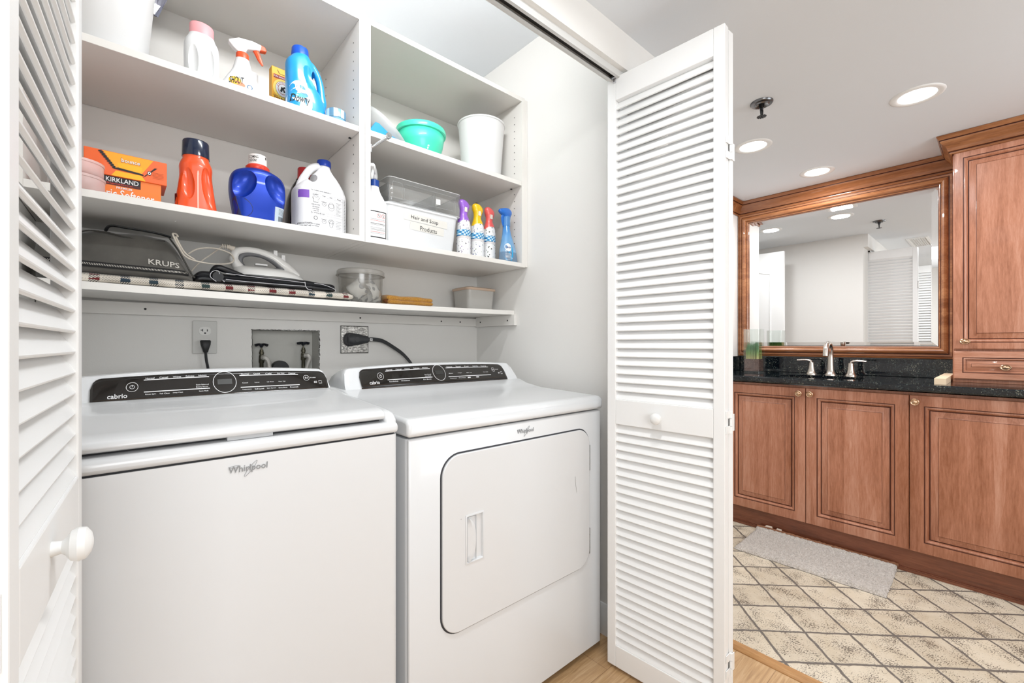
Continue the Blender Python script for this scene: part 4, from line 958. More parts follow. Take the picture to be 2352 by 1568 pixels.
dc.text('Hair and Soap', -.058, .112, .120, .018, 0, .0010, 0, -.03); dc.text('Products', -.018, .078, .075, .017, 0, .0010, 0, -.03); dc.done('handwriting', PRINTK, t)
t = thing('clear_organizer', 'clear acrylic organizer box resting on the white storage bin', 'organizer', (.877, 1.515, ZS2+.1605), 0)
bm = B(); x0, x1, y0, y1, hh = -.150, .177, -.010, .205, .098
loft(bm, [rr3(x0+.004, x1-.004, y0+.004, y1-.004, .016, 0), rr3(x0, x1, y0, y1, .018, .006), rr3(x0, x1, y0, y1, .018, hh)], True, False)
link('organizer_body', bm, ACRYL, t, 40, solid=.0016)
bm = B(); tube(bm, rr3(x0, x1, y0, y1, .018, hh), .0017, 6, closed=True); tube(bm, rr3(x0+.001, x1-.001, y0+.001, y1-.001, .017, .005), .0016, 6, closed=True); link('rim', bm, clear('acrylic_edge', 'f2f6f6', .1, .25, .55, 'f6f6f6'), t)
bm = B()
for a in ((-.135, -.095), (-.088, .04), (-.088, .145)): nested(bm, a[1]-a[0], .06, [(0, y0-.0012), (.0012, y0-.0018), (.002, y0-.0012)], False, lambda p, q, h, a=a: (a[0]+p, h, .022+q))
box(bm, x0+.006, x0+.007, y0+.01, y1-.02, .012, .08); box(bm, .05, .0515, y0+.002, y1-.002, .004, .075); link('inner_ribs', bm, clear('acrylic_rib', 'f2f4f4', .08, .15, .2, 'dddddd'), t, 0)
dc = Deco((0, y0-.0012, 0), XR, ZU, FN); dc.rect(.052, .072, .034, .056); dc.done('price_sticker', PRINTW, t)

# air fresheners
def floral(name, c1, c2, sc):
    m = mat(name, 'eeeeee', .3, .1); v = coords(m)
    vo = N(m, 'ShaderNodeTexVoronoi'); vo.inputs['Scale'].default_value = sc; L(m, v, vo.inputs['Vector'])
    f = noise(m, v, sc*1.7, 3, .7); sp = math_(m, 'LESS_THAN', vo.outputs['Distance'], .34)
    sp = math_(m, 'MULTIPLY', sp, math_(m, 'GREATER_THAN', f, .50))
    c = mixc(m, sp, 'efefef', mixc(m, sep(m, vo.outputs['Color'])[0], c1, c2)); L(m, c, bsdf(m).inputs['Base Color']); return m
def gingham():
    m = mat('gingham_blue', '3a8fc4', .35); v = coords(m, (1, 1, 1), (0, R(35), 0)); s = sep(m, v)
    def st(c): return math_(m, 'GREATER_THAN', math_(m, 'FRACT', math_(m, 'MULTIPLY', math_(m, 'ADD', c, 1.0), 95)), .5)
    f = math_(m, 'MULTIPLY', math_(m, 'ADD', st(s[0]), st(s[2])), .5); L(m, ramp(m, f, [(.0, 'eef2f4'), (.5, '6db6dc'), (1, '1667a6')]), bsdf(m).inputs['Base Color']); return m
GING = gingham()
def freshener(x, y, label, headcol, c1, c2, h=.165, r=.0305, fl='purple', leanb=0):
    t = thing('air_freshener', label, 'air freshener', (x, y, ZS2), 0, 'air freshener sprays on the lower right shelf')
    FM = floral('floral_'+fl, c1, c2, 95)
    bm = B(); lathe(bm, [(0, 0), (r-.002, 0), (r, .002), (r, .082)], 36); link('can', bm, FM, t, 40)
    bm = B(); lathe(bm, [(0, .082), (r+.0003, .082), (r+.0006, .083), (r+.0006, .085), (r+.0002, .086), (r+.0002, .090), (r+.0006, .091), (0, .092)], 36); link('can_stripe', bm, mat('can_stripe', 'd9d4d4', .4), t, 40)
    bm = B(); lathe(bm, [(0, .092), (r+.0002, .092), (r+.0002, .118), (0, .118)], 36); link('gingham_band', bm, GING, t, 40)
    bm = B(); body(bm, dense([(.118, r, r), (.140, r*.98, r*.98), (.156, r*.86, r*.86), (h+.002, r*.72, r*.7)], 3), 36); link('can_shoulder', bm, FM, t, 50)
    bm = B(); body(bm, dense([(.150, r*.92, r*.9, 2, .0), (.168, r*.76, r*.74, 2, .0), (.186, r*.56, r*.56, 2, -.001), (.205, r*.64, r*.56, 2, .002), (.220, r*.82, r*.62, 2.2, .002), (.234, r*.80, r*.60, 2.2, -.001), (.245, r*.56, r*.46, 2, -.006), (.2495, r*.20, r*.2, 2, -.008)], 4), 32)
    hd = link('spray_head', bm, mat('head_'+fl, headcol, .3, coat=.3), t, 55)
    bm = B(); box(bm, -.006, .007, -r*.60, -r*.44, .196, .216); link('nozzle', bm, mat('nozzle_clear', 'e9e4d8', .3), hd, 0, bevel=.001)
    return t
freshener(1.078, 1.525, 'air freshener spray with a purple head, beside the white storage bin', '9a63d0', '222222', '8d5aa8', fl='purple')
freshener(1.155, 1.53, 'air freshener spray with a yellow head, between purple and coral ones', 'f2c715', '27308a', '6e8a4a', fl='yellow')
freshener(1.2255, 1.535, 'air freshener spray with a coral red head, beside the blue spray bottle', 'e9625f', '2a1216', '3d5a2c', fl='coral', r=.029)
t = thing('spray_bottle', 'translucent blue fabric spray bottle at the right end of the lower shelf', 'spray bottle', (1.274, 1.469, ZS2), R(4))
FBL = mat('blue_clear_plastic', '4f9bdc', .2, coat=.5, alpha=.9)
lv = FBL; f = sep(lv, coords(lv))[2]; L(lv, ramp(lv, math_(lv, 'MULTIPLY', f, 5), [(.20, '6f8ba6'), (.23, '8fb2d2'), (.5, '6fa9dc'), (.8, '3f8fdc')]), bsdf(lv).inputs['Base Color'])
bm = B(); body(bm, dense([(0, .041, .030, 2.6, .008), (.004, .045, .032, 2.6, .008), (.05, .041, .030, 2.4, .006), (.09, .030, .025, 2.2, .002), (.125, .020, .020, 2, -.002), (.15, .0165, .017, 2, -.004), (.165, .016, .016, 2, -.004)], 5), 40); bv = bvh_of(bm); link('bottle_body', bm, FBL, t, 50)
bm = B(); lathe(bm, [(0, .160), (.0175, .160), (.018, .200), (.014, .204), (0, .204)], 24, (-.004, 0, 0)); link('collar', bm, mat('grey_blue', '4f86c0', .3), t, 40)
bm = B(); body(bm, dense([(.196, .016, .012, 2, .002), (.206, .024, .014, 2, -.004), (.218, .038, .015, 2.2, -.011), (.230, .036, .013, 2.2, -.009), (.239, .018, .010, 2, -.002)], 4), 32); hd = link('spray_head', bm, mat('trigger_blue', '1268c4', .3, coat=.3), t, 55)
bm = B(); tube(bm, [(-.020, 0, .212), (-.028, 0, .196), (-.026, 0, .175), (-.022, 0, .160)], [.005, .005, .004, .003], 8, 5, flat=1.6); link('trigger', bm, MATS['trigger_blue'], hd)
dc = Deco((0, 0, 0), XR, ZU, FN, bv); dc.disc(-.014, .040, .022, .042, 0); dc.disc(-.016, .062, .014, .018, 1, .0003); dc.text('febreze', -.026, .058, .021, .009, 2, .0006); 
for k in range(5): dc.rect(-.030, .004-k*.003, .012+k*.006, .0135+k*.006, 1, .0004, 4, 1, .2)
dc.done('label', [mat('label_cyan', '1f9fd6', .45), PRINTW, mat('label_deepblue', '123c8c', .5)], t)

# ------------------------------------------------------------------ things on the long shelf
PL = mat('plaid_cloth', 'e9e0d2', .85, sheen=.2)
def plaid():
    m = PL; v = coords(m); s = sep(m, v)
    wob = math_(m, 'MULTIPLY', math_(m, 'SUBTRACT', noise(m, v, 14, 2), .5), .012)
    x = math_(m, 'ADD', math_(m, 'ADD', s[0], wob), 2.0)
    per = math_(m, 'DIVIDE', x, .0585); fx = math_(m, 'FRACT', per); band = math_(m, 'LESS_THAN', fx, .34)
    di = math_(m, 'ADD', math_(m, 'MULTIPLY', x, 190), math_(m, 'MULTIPLY', s[2], -190)); hatch = math_(m, 'LESS_THAN', math_(m, 'FRACT', di), .42)
    di2 = math_(m, 'GREATER_THAN', math_(m, 'FRACT', math_(m, 'ADD', math_(m, 'MULTIPLY', x, 300), math_(m, 'MULTIPLY', s[2], -300))), .5)
    yb = math_(m, 'MAXIMUM', math_(m, 'MULTIPLY', math_(m, 'GREATER_THAN', s[2], .0195), math_(m, 'LESS_THAN', s[1], .03)), math_(m, 'LESS_THAN', math_(m, 'FRACT', math_(m, 'DIVIDE', s[1], .062)), .2))
    base = mixc(m, math_(m, 'MULTIPLY', di2, .16), 'ece4d8', 'b3a592')
    wn = N(m, 'ShaderNodeTexWhiteNoise'); wn.noise_dimensions = '1D'; L(m, math_(m, 'FLOOR', per), wn.inputs['W'])
    dark = ramp(m, wn.outputs['Value'], [(.0, '6e1c20'), (.36, '6e1c20'), (.37, '24384a'), (1, '2c4440')]); MATS['plaid_cloth'].node_tree.nodes[-1]
    c = mixc(m, math_(m, 'MULTIPLY', band, hatch), base, '3a3b3d')
    c = mixc(m, math_(m, 'MULTIPLY', math_(m, 'MULTIPLY', yb, hatch), .65), c, '6b6862')
    c = mixc(m, math_(m, 'MULTIPLY', band, yb), c, dark)
    L(m, c, bsdf(m).inputs['Base Color']); bump(m, math_(m, 'ADD', di2, noise(m, v, 500, 2)), .25, .001)
plaid()
bm = B(); rings = []; n = 60
for i in range(n+1):
    f = i/n; x = lerp(-.10, .608, f); w_ = .0012*sin(f*47)+.0010*sin(f*23+1); e = max(0, abs(2*f-1)-.985)/.015; k = math.sqrt(max(.55, 1-e*e))
    hz = (.0235+w_)*k; zc = .0125; dp = .24 if x < .565 else .05
    rings.append([(x, .022+w_, zc+hz*.32), (x, .013+w_, zc+hz*.10), (x, .010+w_, zc-hz*.16), (x, .014, zc-hz*.40), (x, .030, zc-hz*.5), (x, dp-.01, zc-hz*.5), (x, dp, zc), (x, dp-.01, zc+hz*.5), (x, .034, zc+hz*.5)])
loft(bm, rings); tag(link('plaid_cloth', bm, PL, None, 60, (0, 1.528, ZS3)), 'folded cream plaid cloth lying along the long shelf', 'cloth')
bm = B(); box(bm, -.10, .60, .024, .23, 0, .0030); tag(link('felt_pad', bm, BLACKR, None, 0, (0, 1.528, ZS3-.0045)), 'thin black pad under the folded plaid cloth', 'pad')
# grey tool bag
BG = mat('bag_canvas', '56544f', .8, sheen=.3); vv = coords(BG); bump(BG, noise(BG, vv, 260, 3), .35, .001)
L(BG, ramp(BG, noise(BG, vv, 9, 4), [(.3, '4a4844'), (.7, '65625c')]), bsdf(BG).inputs['Base Color'])
t = thing('zip_bag', 'dark grey zipped canvas bag with white lettering, lying on the plaid cloth', 'bag', (0, 1.545, ZS3+.024), 0)
bm = B(); rings = []; n = 30
for i in range(n+1):
    f = i/n; x = lerp(-.17, .150, f)
    top = .126 if x < .09 else lerp(.126, .012, ((x-.09)/.060)**1.2)
    if x < -.05: top = lerp(.075, .126, (x+.17)/.12)
    top += .003*sin(x*55)
    fr = .0 if x < .12 else (x-.12)*.3
    k = top/.126
    rings.append([(x, .006+fr, 0), (x, .0+fr, .010*k), (x, .004+fr, .030*k), (x, .012+fr, .060*k), (x, .026+fr, .090*k), (x, .045+fr, .115*k), (x, .065, top), (x, .15, top*.98), (x, .20, top*.8), (x, .215, top*.4), (x, .21, 0)])
loft(bm, rings); bv = bvh_of(bm); link('bag_body', bm, BG, t, 70, sub=1)
ZT = mat('zip_tape', '161616', .8); dc = Deco((0, 0, 0), XR, ZU, FN, bv); dc.rect(-.165, .136, .014, .029, 0, .0008, 30, 2, -.012); dc.done('zipper_tape', ZT, t)
zt = mat('zip_teeth', 'c8c4bc', .4, .5); dc = Deco((0, 0, 0), XR, ZU, FN, bv)
x = -.163
while x < .132:
    dc.poly([(x, .0195-.012*x), (x+.0012, .0195-.012*x), (x+.0028, .0245-.012*x), (x+.0016, .0245-.012*x)], 0, .0022); x += .0031
dc.done('zipper_teeth', zt, t)
dc = Deco((0, 0, 0), XR, ZU, FN, bv); dc.text('KRUPS', .047, .036, .068, .0155, 0, .0018, 0, -.055); dc.done('lettering', mat('bag_print', 'cfcbc3', .6), t)
bm = B(); PP = mat('bag_piping', '3b3935', .7)
tube(bm, [(-.12, .02, .060), (-.10, .03, .092), (-.078, .04, .112), (-.04, .044, .116), (.0, .040, .108), (.04, .042, .106), (.085, .048, .112)], .0022, 8, 6)
tube(bm, [(.094, .028, .118), (.112, .012, .085), (.128, .006, .05), (.142, .006, .02), (.150, .008, .010)], .0024, 8, 6); link('piping', bm, PP, t)
bm = B(); tube(bm, [(-.040, .060, .123), (-.030, .045, .135), (.0, .040, .134), (.06, .040, .131), (.098, .050, .126)], .0042, 8, 6, flat=.6); link('handle_strap', bm, BLACKR, t)
# navy garment
NV = mat('navy_nylon', '05070f', .38); bump(NV, noise(NV, coords(NV), 45, 4), .3, .002)
t = thing('folded_jacket', 'folded navy nylon garment with white piping on the plaid cloth', 'clothing', (0, 1.54, ZS3+.0235), 0)
bm = B(); rings = []
for i in range(37):
    f = i/36; x = lerp(.150, .555, f); e = max(0, abs(2*f-1)-.93)/.07; k = math.sqrt(max(.45, 1-e*e))
    h = (.034-.002*f+.003*sin(f*19))*k; y0 = .008+.003*sin(f*13)
    rings.append([(x, y0+.012, 0), (x, y0, h*.18), (x, y0+.002, h*.42), (x, y0+.009, h*.52), (x, y0+.002, h*.62), (x, y0+.008, h*.9), (x, y0+.026, h), (x, .18, h), (x, .2, h*.5), (x, .18, 0)])
loft(bm, rings); link('folded_body', bm, NV, t, 60, sub=1)
bm = B(); lathe(bm, [(0, -.018), (.014, -.018), (.0165, 0), (.015, .012), (0, .016)], 20, (.205, .016, .018), 'y'); tube(bm, [(.19, .03, .030), (.205, .02, .046), (.235, .02, .040), (.28, .03, .030)], [.004, .010, .009, .004], 10, 5); link('rolled_end', bm, NV, t, 60)
bm = B(); PW = mat('piping_white', 'dcdce0', .5)
tube(bm, [(.222, .006, .004), (.212, .002, .015), (.205, -.004, .034), (.190, -.002, .030), (.186, -.003, .015), (.20, -.004, .0025)], .0008, 6, 6)
tube(bm, [(.225, .004, .030), (.29, .006, .0275), (.37, .006, .026), (.45, .006, .023)], .0008, 6, 6); tube(bm, [(.225, .004, .012), (.29, .003, .010), (.37, .004, .0105), (.45, .003, .011)], .0008, 6, 6)
tube(bm, [(.448, .006, .026), (.450, .004, .012), (.456, .004, .003), (.47, .008, .0015)], .0009, 6, 6); tube(bm, [(.478, .006, .024), (.51, .004, .021), (.545, .006, .010), (.550, .01, .002)], .0008, 6, 6); link('piping', bm, PW, t)
# iron
t = thing('clothes_iron', 'white and grey clothes iron standing behind the navy garment', 'iron', (.355, 1.635, ZS3+.0575), R(-2))
IW = mat('iron_white', 'e8e7e4', .3, coat=.3); IG = mat('iron_grey', '6a6b6e', .35)
def plan(z, k, tip, back, hw_):
    out = []
    for i in range(28):
        a = 2*pi*i/28; c, s = cos(a), sin(a)
        x = tip*max(c, 0)**1.0+(-back)*max(-c, 0)**.6; y = hw_*math.copysign(abs(s)**(1.0 if c < 0 else 1.5), s)*k
        out.append((x, y, z))
    return out
bm = B(); loft(bm, [plan(0, 1, .118, .085, .050), plan(.006, 1, .120, .088, .052)]); link('soleplate', bm, STEEL, t, 40)
bm = B(); loft(bm, [plan(.006, 1, .116, .090, .050), plan(.018, 1, .108, .096, .047), plan(.030, .9, .088, .097, .040), plan(.038, .55, .060, .095, .030)]); link('water_tank', bm, IW, t, 50)
bm = B(); tube(bm, [(-.080, 0, .030), (-.094, 0, .055), (-.088, 0, .080), (-.060, 0, .090), (-.020, 0, .088), (.020, 0, .074), (.056, 0, .048), (.096, 0, .020)], [.017, .014, .0125, .0115, .012, .0135, .017, .010], 18, 7); link('handle', bm, IW, t, 60)
bm = B(); tube(bm, [(-.068, 0, .032), (-.079, 0, .052), (-.072, 0, .072), (-.046, 0, .0805), (-.010, 0, .077), (.022, 0, .062), (.046, 0, .041), (.030, 0, .033), (-.01, 0, .029), (-.05, 0, .028), (-.068, 0, .032)], [.009, .0095, .009, .0085, .009, .011, .013, .010, .009, .009, .009], 14, 6); link('grip', bm, IG, t, 60)
for x, z in ((.024, .088), (.048, .076)): bm = B(); box(bm, x-.006, x+.006, -.008, .008, z-.010, z+.012); link('steam_button', bm, WHITE, t, 0, bevel=.002)
bm = B(); box(bm, -.036, .000, -.010, .010, .044, .050); link('thermostat_dial', bm, WHITE, t, 0, bevel=.0015)
bm = B(); tube(bm, [(-.112, 0, .094), (-.104, 0, .092), (-.094, 0, .088)], [.006, .008, .010], 12, 4)
for k in range(4): tube(bm, [(-.125+k*.006+.0035*0, .006*cos(a), .094+.006*sin(a)) for a in [2*pi*j/12 for j in range(12)]], .002, 6, closed=False)
link('cord_wrap', bm, mat('cord_white', 'dcd3c6', .5), t)
bm = B(); tube(bm, [(-.125, 0, .094), (-.150, .01, .070), (-.185, .01, .035), (-.205, .0, .005)], .0022, 8, 6)
tube(bm, [(-.097, -.02, .055), (-.110, -.03, .070), (-.150, -.035, .078), (-.190, -.04, .070), (-.215, -.045, .050)], .0022, 8, 6)
tube(bm, [(-.097, -.022, .052), (-.108, -.03, .038), (-.150, -.045, .028), (-.20, -.06, .030), (-.225, -.075, .040), (-.238, -.09, .060), (-.250, -.100, .085), (-.252, -.098, .094), (-.244, -.085, .096), (-.240, -.08, .090)], .0024, 8, 7)
tube(bm, [(-.200, -.062, .033), (-.222, -.078, .045), (-.234, -.090, .062), (-.246, -.100, .087)], .0022, 8, 6); link('cord', bm, MATS['cord_white'], t)
# round canister with crumpled disposable pieces
t = thing('round_canister', 'frosted round plastic canister with lid, holding white cut-out pieces', 'canister', (.691, 1.672, ZS3), 0)
bm = B(); lathe(bm, [(0, .001), (.077, .001), (.079, .004), (.083, .112)], 52); bmesh.ops.delete(bm, geom=[f for f in bm.faces if len(f.verts) > 4 and f.calc_center_median().z > .05], context='FACES'); link('canister_body', bm, clear('canister_film', 'eeedea', .2, .10, .16, 'd6d4cf'), t, 40)
bm = B(); lathe(bm, [(0, .128), (.084, .128), (.0885, .124), (.089, .112), (.092, .109), (.0915, .107), (.084, .108), (.083, .118), (0, .118)], 52); link('lid', bm, FROST, t, 40)
CS = mat('cut_sheet', 'e8e8e6', .5); vo = N(CS, 'ShaderNodeTexVoronoi'); vo.inputs['Scale'].default_value = 26; vo.inputs['Randomness'].default_value = .35; L(CS, coords(CS, (1, 1, 1), (0, 0, .3), (0, 0, 0), 'UV'), vo.inputs['Vector'])
vg = N(CS, 'ShaderNodeTexVoronoi'); vg.inputs['Scale'].default_value = 30; L(CS, coords(CS), vg.inputs['Vector']); L(CS, mixc(CS, math_(CS, 'LESS_THAN', vg.outputs['Distance'], .33), 'ececea', '9b9da0'), bsdf(CS).inputs['Base Color'])
random.seed(5)
for i, (x, y, z, a, b, r) in enumerate(((-.028, -.026, .030, .9, .3, .036), (.020, -.036, .034, 1.2, -.5, .038), (.004, .010, .042, .3, .8, .040), (.044, -.006, .026, 1.5, .2, .030), (-.040, .020, .024, .2, 1.1, .032))):
    bm = B(); g = []
    for k in range(9):
        u = (k/8-.5)*2.4; g.append([bm.verts.new((r*sin(u), -r*cos(u)*.7+.0, lerp(-.026, .026, j/5)+.004*sin(3*u))) for j in range(6)])
    for k in range(8):
        for j in range(5): face(bm, (g[k][j], g[k+1][j], g[k+1][j+1], g[k][j+1]))
    bmesh.ops.rotate(bm, verts=bm.verts, cent=(0, 0, 0), matrix=Matrix.Rotation(a, 3, 'Y') @ Matrix.Rotation(b, 3, 'X'))
    o = link('plastic_sheet', bm, CS, None, 60, (.691+x, 1.672+y, ZS3+.006), solid=.0012)
    mz = min(v.co.z for v in o.data.vertices); o.location.z -= mz; tag(o, 'curled white cut-out plastic sheet inside the round canister', 'plastic sheet', 'curled sheets inside the round canister')
# mustard towel
t = thing('towel', 'folded mustard yellow towel on the long shelf', 'towel', (.878, 1.62, ZS3), R(-1))
TW = mat('mustard_terry', 'c88d30', .95, sheen=.4); nn = noise(TW, coords(TW), 420, 3, .8); L(TW, ramp(TW, nn, [(.35, 'a46c1c'), (.6, 'dda242')]), bsdf(TW).inputs['Base Color']); bump(TW, nn, .9, .002)
for nm, z0, h0, x0, x1, yo in (('lower_fold', 0, .024, -.100, .110, .0), ('upper_fold', .0125, .029, -.103, .108, .0005)):
    bm = B(); rings = []
    for i in range(29):
        f = i/28; x = lerp(x0, x1, f); e = max(0, abs(2*f-1)-.94)/.06; k = math.sqrt(max(.15, 1-e*e)); h = h0*k*(1+.12*sin(f*11+z0*90)); y0 = yo+.0016*sin(f*25)
        rings.append([(x, y0+.006, z0+h0*.5-h*.5), (x, y0-.004, z0+h0*.5-h*.15), (x, y0-.003, z0+h0*.5+h*.25), (x, y0+.008, z0+h0*.5+h*.5), (x, .12, z0+h0*.5+h*.5), (x, .13, z0+h0*.5), (x, .12, z0+h0*.5-h*.5)])
    loft(bm, rings); link(nm, bm, TW, t, 70, sub=1)
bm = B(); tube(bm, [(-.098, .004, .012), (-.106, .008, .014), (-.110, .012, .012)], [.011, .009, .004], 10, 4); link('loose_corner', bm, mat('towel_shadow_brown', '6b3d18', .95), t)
# lidded tub at the right
t = thing('storage_tub', 'square translucent plastic tub with a beige lid in the shelf corner', 'container', (1.262, 1.70, ZS3), R(0))
bm = B(); loft(bm, [rr3(-.070, .070, -.058, .058, .016, .0), rr3(-.073, .073, -.061, .061, .018, .004), rr3(-.080, .080, -.068, .068, .022, .098)]); link('tub_body', bm, clear('tub_milky', 'eeece8', .3, .06, .72, 'd9d7d2'), t, 40)
bm = B(); loft(bm, [rr3(-.084, .084, -.072, .072, .024, .096), rr3(-.087, .087, -.075, .075, .026, .100), rr3(-.087, .087, -.075, .075, .026, .106), rr3(-.078, .078, -.066, .066, .022, .110), rr3(-.070, .070, -.058, .058, .02, .108)]); link('lid', bm, mat('beige_lid', 'cdb49f', .4), t, 40)

# ------------------------------------------------------------------ bathroom vanity
VX = 2.81; VF = VX+.021
def fmap(X, yl, z0):            # a runs toward the hall (-Y) from yl, height h comes toward the viewer (-X)
    return lambda a, b, h: (X-h, yl-a, z0+b)
RAISE = [(0, -.020), (0, -.003), (.002, -.0005), (.004, 0), (.050, 0), (.0515, -.003), (.054, -.003), (.058, -.001), (.062, -.003), (.067, -.011), (.0685, -.0135), (.070, -.0135), (.0715, -.011), (.078, -.0085), (.086, -.0065), (.094, -.0035), (.098, -.0015), (.0995, -.0)]
def raised(parent, name, yl, w_, z0, h, X, mt=MAPLE, rows=RAISE, **k):
    bm = B(); nested(bm, w_, h, rows, True, fmap(X, yl, z0), 0, [k for k in range(len(rows)-1) if rows[k+1][0]-rows[k][0] <= .0026 and rows[k][0] > .02])
    vs0 = [(X+.020, yl, z0), (X+.020, yl-w_, z0), (X+.020, yl-w_, z0+h), (X+.020, yl, z0+h)]; face(bm, [bm.verts.new(p) for p in vs0])
    return link(name, bm, [mt, GLAZE], parent, 30)
def knob(p, X, y, z, r=.0165, m=BRONZE, sx=1.0):
    bm = B(); lathe(bm, [(0, .001), (.009, .001), (.007, -.006), (.0055, -.013), (.009, -.016), (r, -.019), (r, -.022), (r*.86, -.0245), (r*.66, -.0235), (r*.55, -.027), (r*.25, -.0295), (0, -.030)], 26, (X, y, z), 'x')
    if sx != 1: bmesh.ops.scale(bm, vec=(1, sx, 1), verts=bm.verts, space=Matrix.Translation((-X, -y, -z)))
    return link('knob', bm, m, p, 35)
O = (2.845, .44, 0)
t = van = thing('vanity_cabinet', 'maple base cabinet with raised-panel doors under the black granite top', 'vanity cabinet', O)
def loc(o): o.location = (-O[0], -O[1], -O[2]); return o
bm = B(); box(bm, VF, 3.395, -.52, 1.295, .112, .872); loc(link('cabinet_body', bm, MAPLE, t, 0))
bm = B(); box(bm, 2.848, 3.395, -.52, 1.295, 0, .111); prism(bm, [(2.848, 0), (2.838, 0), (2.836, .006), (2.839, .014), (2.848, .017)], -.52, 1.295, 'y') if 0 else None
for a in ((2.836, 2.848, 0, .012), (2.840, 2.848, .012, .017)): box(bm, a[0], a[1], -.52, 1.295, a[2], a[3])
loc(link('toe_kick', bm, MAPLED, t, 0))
DZ, DHh = .116, .744
for yl, w_, ky in ((1.148, .4245, .752), (.7205, .4225, .699), (.2950, .560, .275), (-.268, .25, None)):
    d = loc(raised(t, 'door', yl, w_, DZ, DHh, VX))
    if ky: k = knob(d, VX, ky, .829)
bm = B(); box(bm, VF-.001, VF+.002, 1.150, 1.295, DZ, DZ+DHh); loc(link('end_stile', bm, MAPLE, t, 0))
# countertop, backsplash
bm = B(); prism(bm, [(2.783, .880), (2.778, .887), (2.778, .907), (2.783, .914), (3.395, .914), (3.395, .880)], -.52, 1.297, 'y')
bm = ev(bm, [('cut', [(lambda b: (lathe(b, [(0, .80), (1, .80), (1, .95), (0, .95)], 48), bmesh.ops.scale(b, vec=(.155, .205, 1), verts=b.verts), bmesh.ops.translate(b, vec=(3.0, .70, 0), verts=b.verts), b)[3])(B())])])
tp = link('countertop', bm, GRANITE, None, 25, loc=(0, 0, 0)); tag(tp, 'polished black granite vanity countertop with a sink cutout', 'countertop')
bm = B(); box(bm, 3.374, 3.395, -.52, 1.276, .9145, 1.018); box(bm, 2.99, 3.395, 1.278, 1.297, .9145, 1.018); link('backsplash', bm, GRANITE, tp, 0, bevel=.002)
bm = B(); rings = []
for k in range(9):
    f = k/8; sc = math.cos(f*pi/2)**.45 if f < 1 else .08; rings.append([(3.0+.163*max(sc, .1)*cos(a), .70+.213*max(sc, .1)*sin(a), .879-.15*f) for a in [2*pi*i/48 for i in range(48)]])
loft(bm, rings, False, True); tag(link('sink_basin', bm, mat('porcelain', 'e9ecee', .12, coat=.5), None, 60, solid=.004), 'oval undermount basin set in the granite countertop', 'sink')
# faucet
t = thing('faucet', 'brushed nickel widespread faucet with two lever handles', 'faucet', (3.24, .70, .914))
bm = B(); lathe(bm, [(0, 0), (.030, 0), (.030, .006), (.024, .012), (.019, .030), (0, .032)], 28)
tube(bm, [(0, 0, .02), (0, 0, .08), (-.001, 0, .130), (-.012, 0, .168), (-.040, 0, .192), (-.078, 0, .190), (-.104, 0, .168), (-.113, 0, .140), (-.116, 0, .118)], [.020, .0165, .0150, .0150, .0150, .0145, .0145, .0150, .0155], 20, 7); link('spout', bm, NICKEL, t, 50)
for s_, nm in ((1, 'hot'), (-1, 'cold')):
    y = .100*s_; bm = B(); lathe(bm, [(0, 0), (.029, 0), (.029, .005), (.023, .012), (.018, .035), (.0150, .060), (.0145, .075), (0, .078)], 26, (0, y, 0))
    tube(bm, [(0, y, .066), (-.001, y+.004*s_, .083), (-.004, y+.022*s_, .090), (-.008, y+.050*s_, .090), (-.012, y+.076*s_, .088)], [.014, .013, .0115, .010, .009], 16, 6, flat=.55); link('lever_handle', bm, NICKEL, t, 50)
# vase with grass
t = thing('glass_vase', 'square clear glass vase at the left end of the granite counter', 'vase', (3.125, 1.065, .914))
bm = B(); w2 = .098
loft(bm, [rr3(0, w2, 0, w2, .004, 0), rr3(0, w2, 0, w2, .004, .292), rr3(.0035, w2-.0035, .0035, w2-.0035, .003, .292), rr3(.0035, w2-.0035, .0035, w2-.0035, .003, .010)]); link('vase_wall', bm, GLASS, t, 30)
sl = mat('soil', '4b342b', .9); f = noise(sl, coords(sl, (1, 1, 2)), 60, 4, .8, 2); L(sl, ramp(sl, f, [(.35, '241a17'), (.5, '5d3a33'), (.62, '8d6f63')]), bsdf(sl).inputs['Base Color'])
bm = B(); box(bm, .005, w2-.005, .005, w2-.005, .011, .092); tag(link('soil', bm, sl, None, 0, (3.125, 1.065, .914)), 'dark potting soil filling the bottom of the glass vase', 'soil', kind='stuff')
gm = mat('grass_blade', '4f8a3c', .5); f = sep(gm, coords(gm))[2]; L(gm, ramp(gm, math_(gm, 'MULTIPLY', f, 8), [(.05, 'd2cb84'), (.28, '8fae5c'), (.55, '3f8240'), (1, '2a6a36')]), bsdf(gm).inputs['Base Color'])
bm = B(); random.seed(3)
for i in range(700):
    x, y = random.uniform(.010, w2-.010), random.uniform(.010, w2-.010); h = random.uniform(.085, .122); a = random.uniform(0, pi); dx, dy = random.uniform(-.008, .008), random.uniform(-.008, .008); w_ = .0014
    cx, cy = cos(a)*w_, sin(a)*w_
    def cl(v): return min(max(v, .006), w2-.006)
    r = [[bm.verts.new((cl(x+dx*k*k-cx*(1.05-k)), cl(y+dy*k*k-cy*(1.05-k)), h*k)), bm.verts.new((cl(x+dx*k*k+cx*(1.05-k)), cl(y+dy*k*k+cy*(1.05-k)), h*k))] for k in (0, .35, .7, 1)]
    for p, q in zip(r, r[1:]): face(bm, (p[0], p[1], q[1], q[0]))
tag(link('wheatgrass', bm, gm, None, 0, (3.125, 1.065, 1.006)), 'green wheatgrass growing inside the square glass vase', 'grass', kind='stuff')
bm = B(); box(bm, 2.83, 3.372, .172, .212, .9142, .944); tag(link('wood_block', bm, mat('pale_wood', 'e7cfb0', .5), None, 0, bevel=.001), 'pale cream wooden block on the counter beside the tower cabinet', 'wood block')

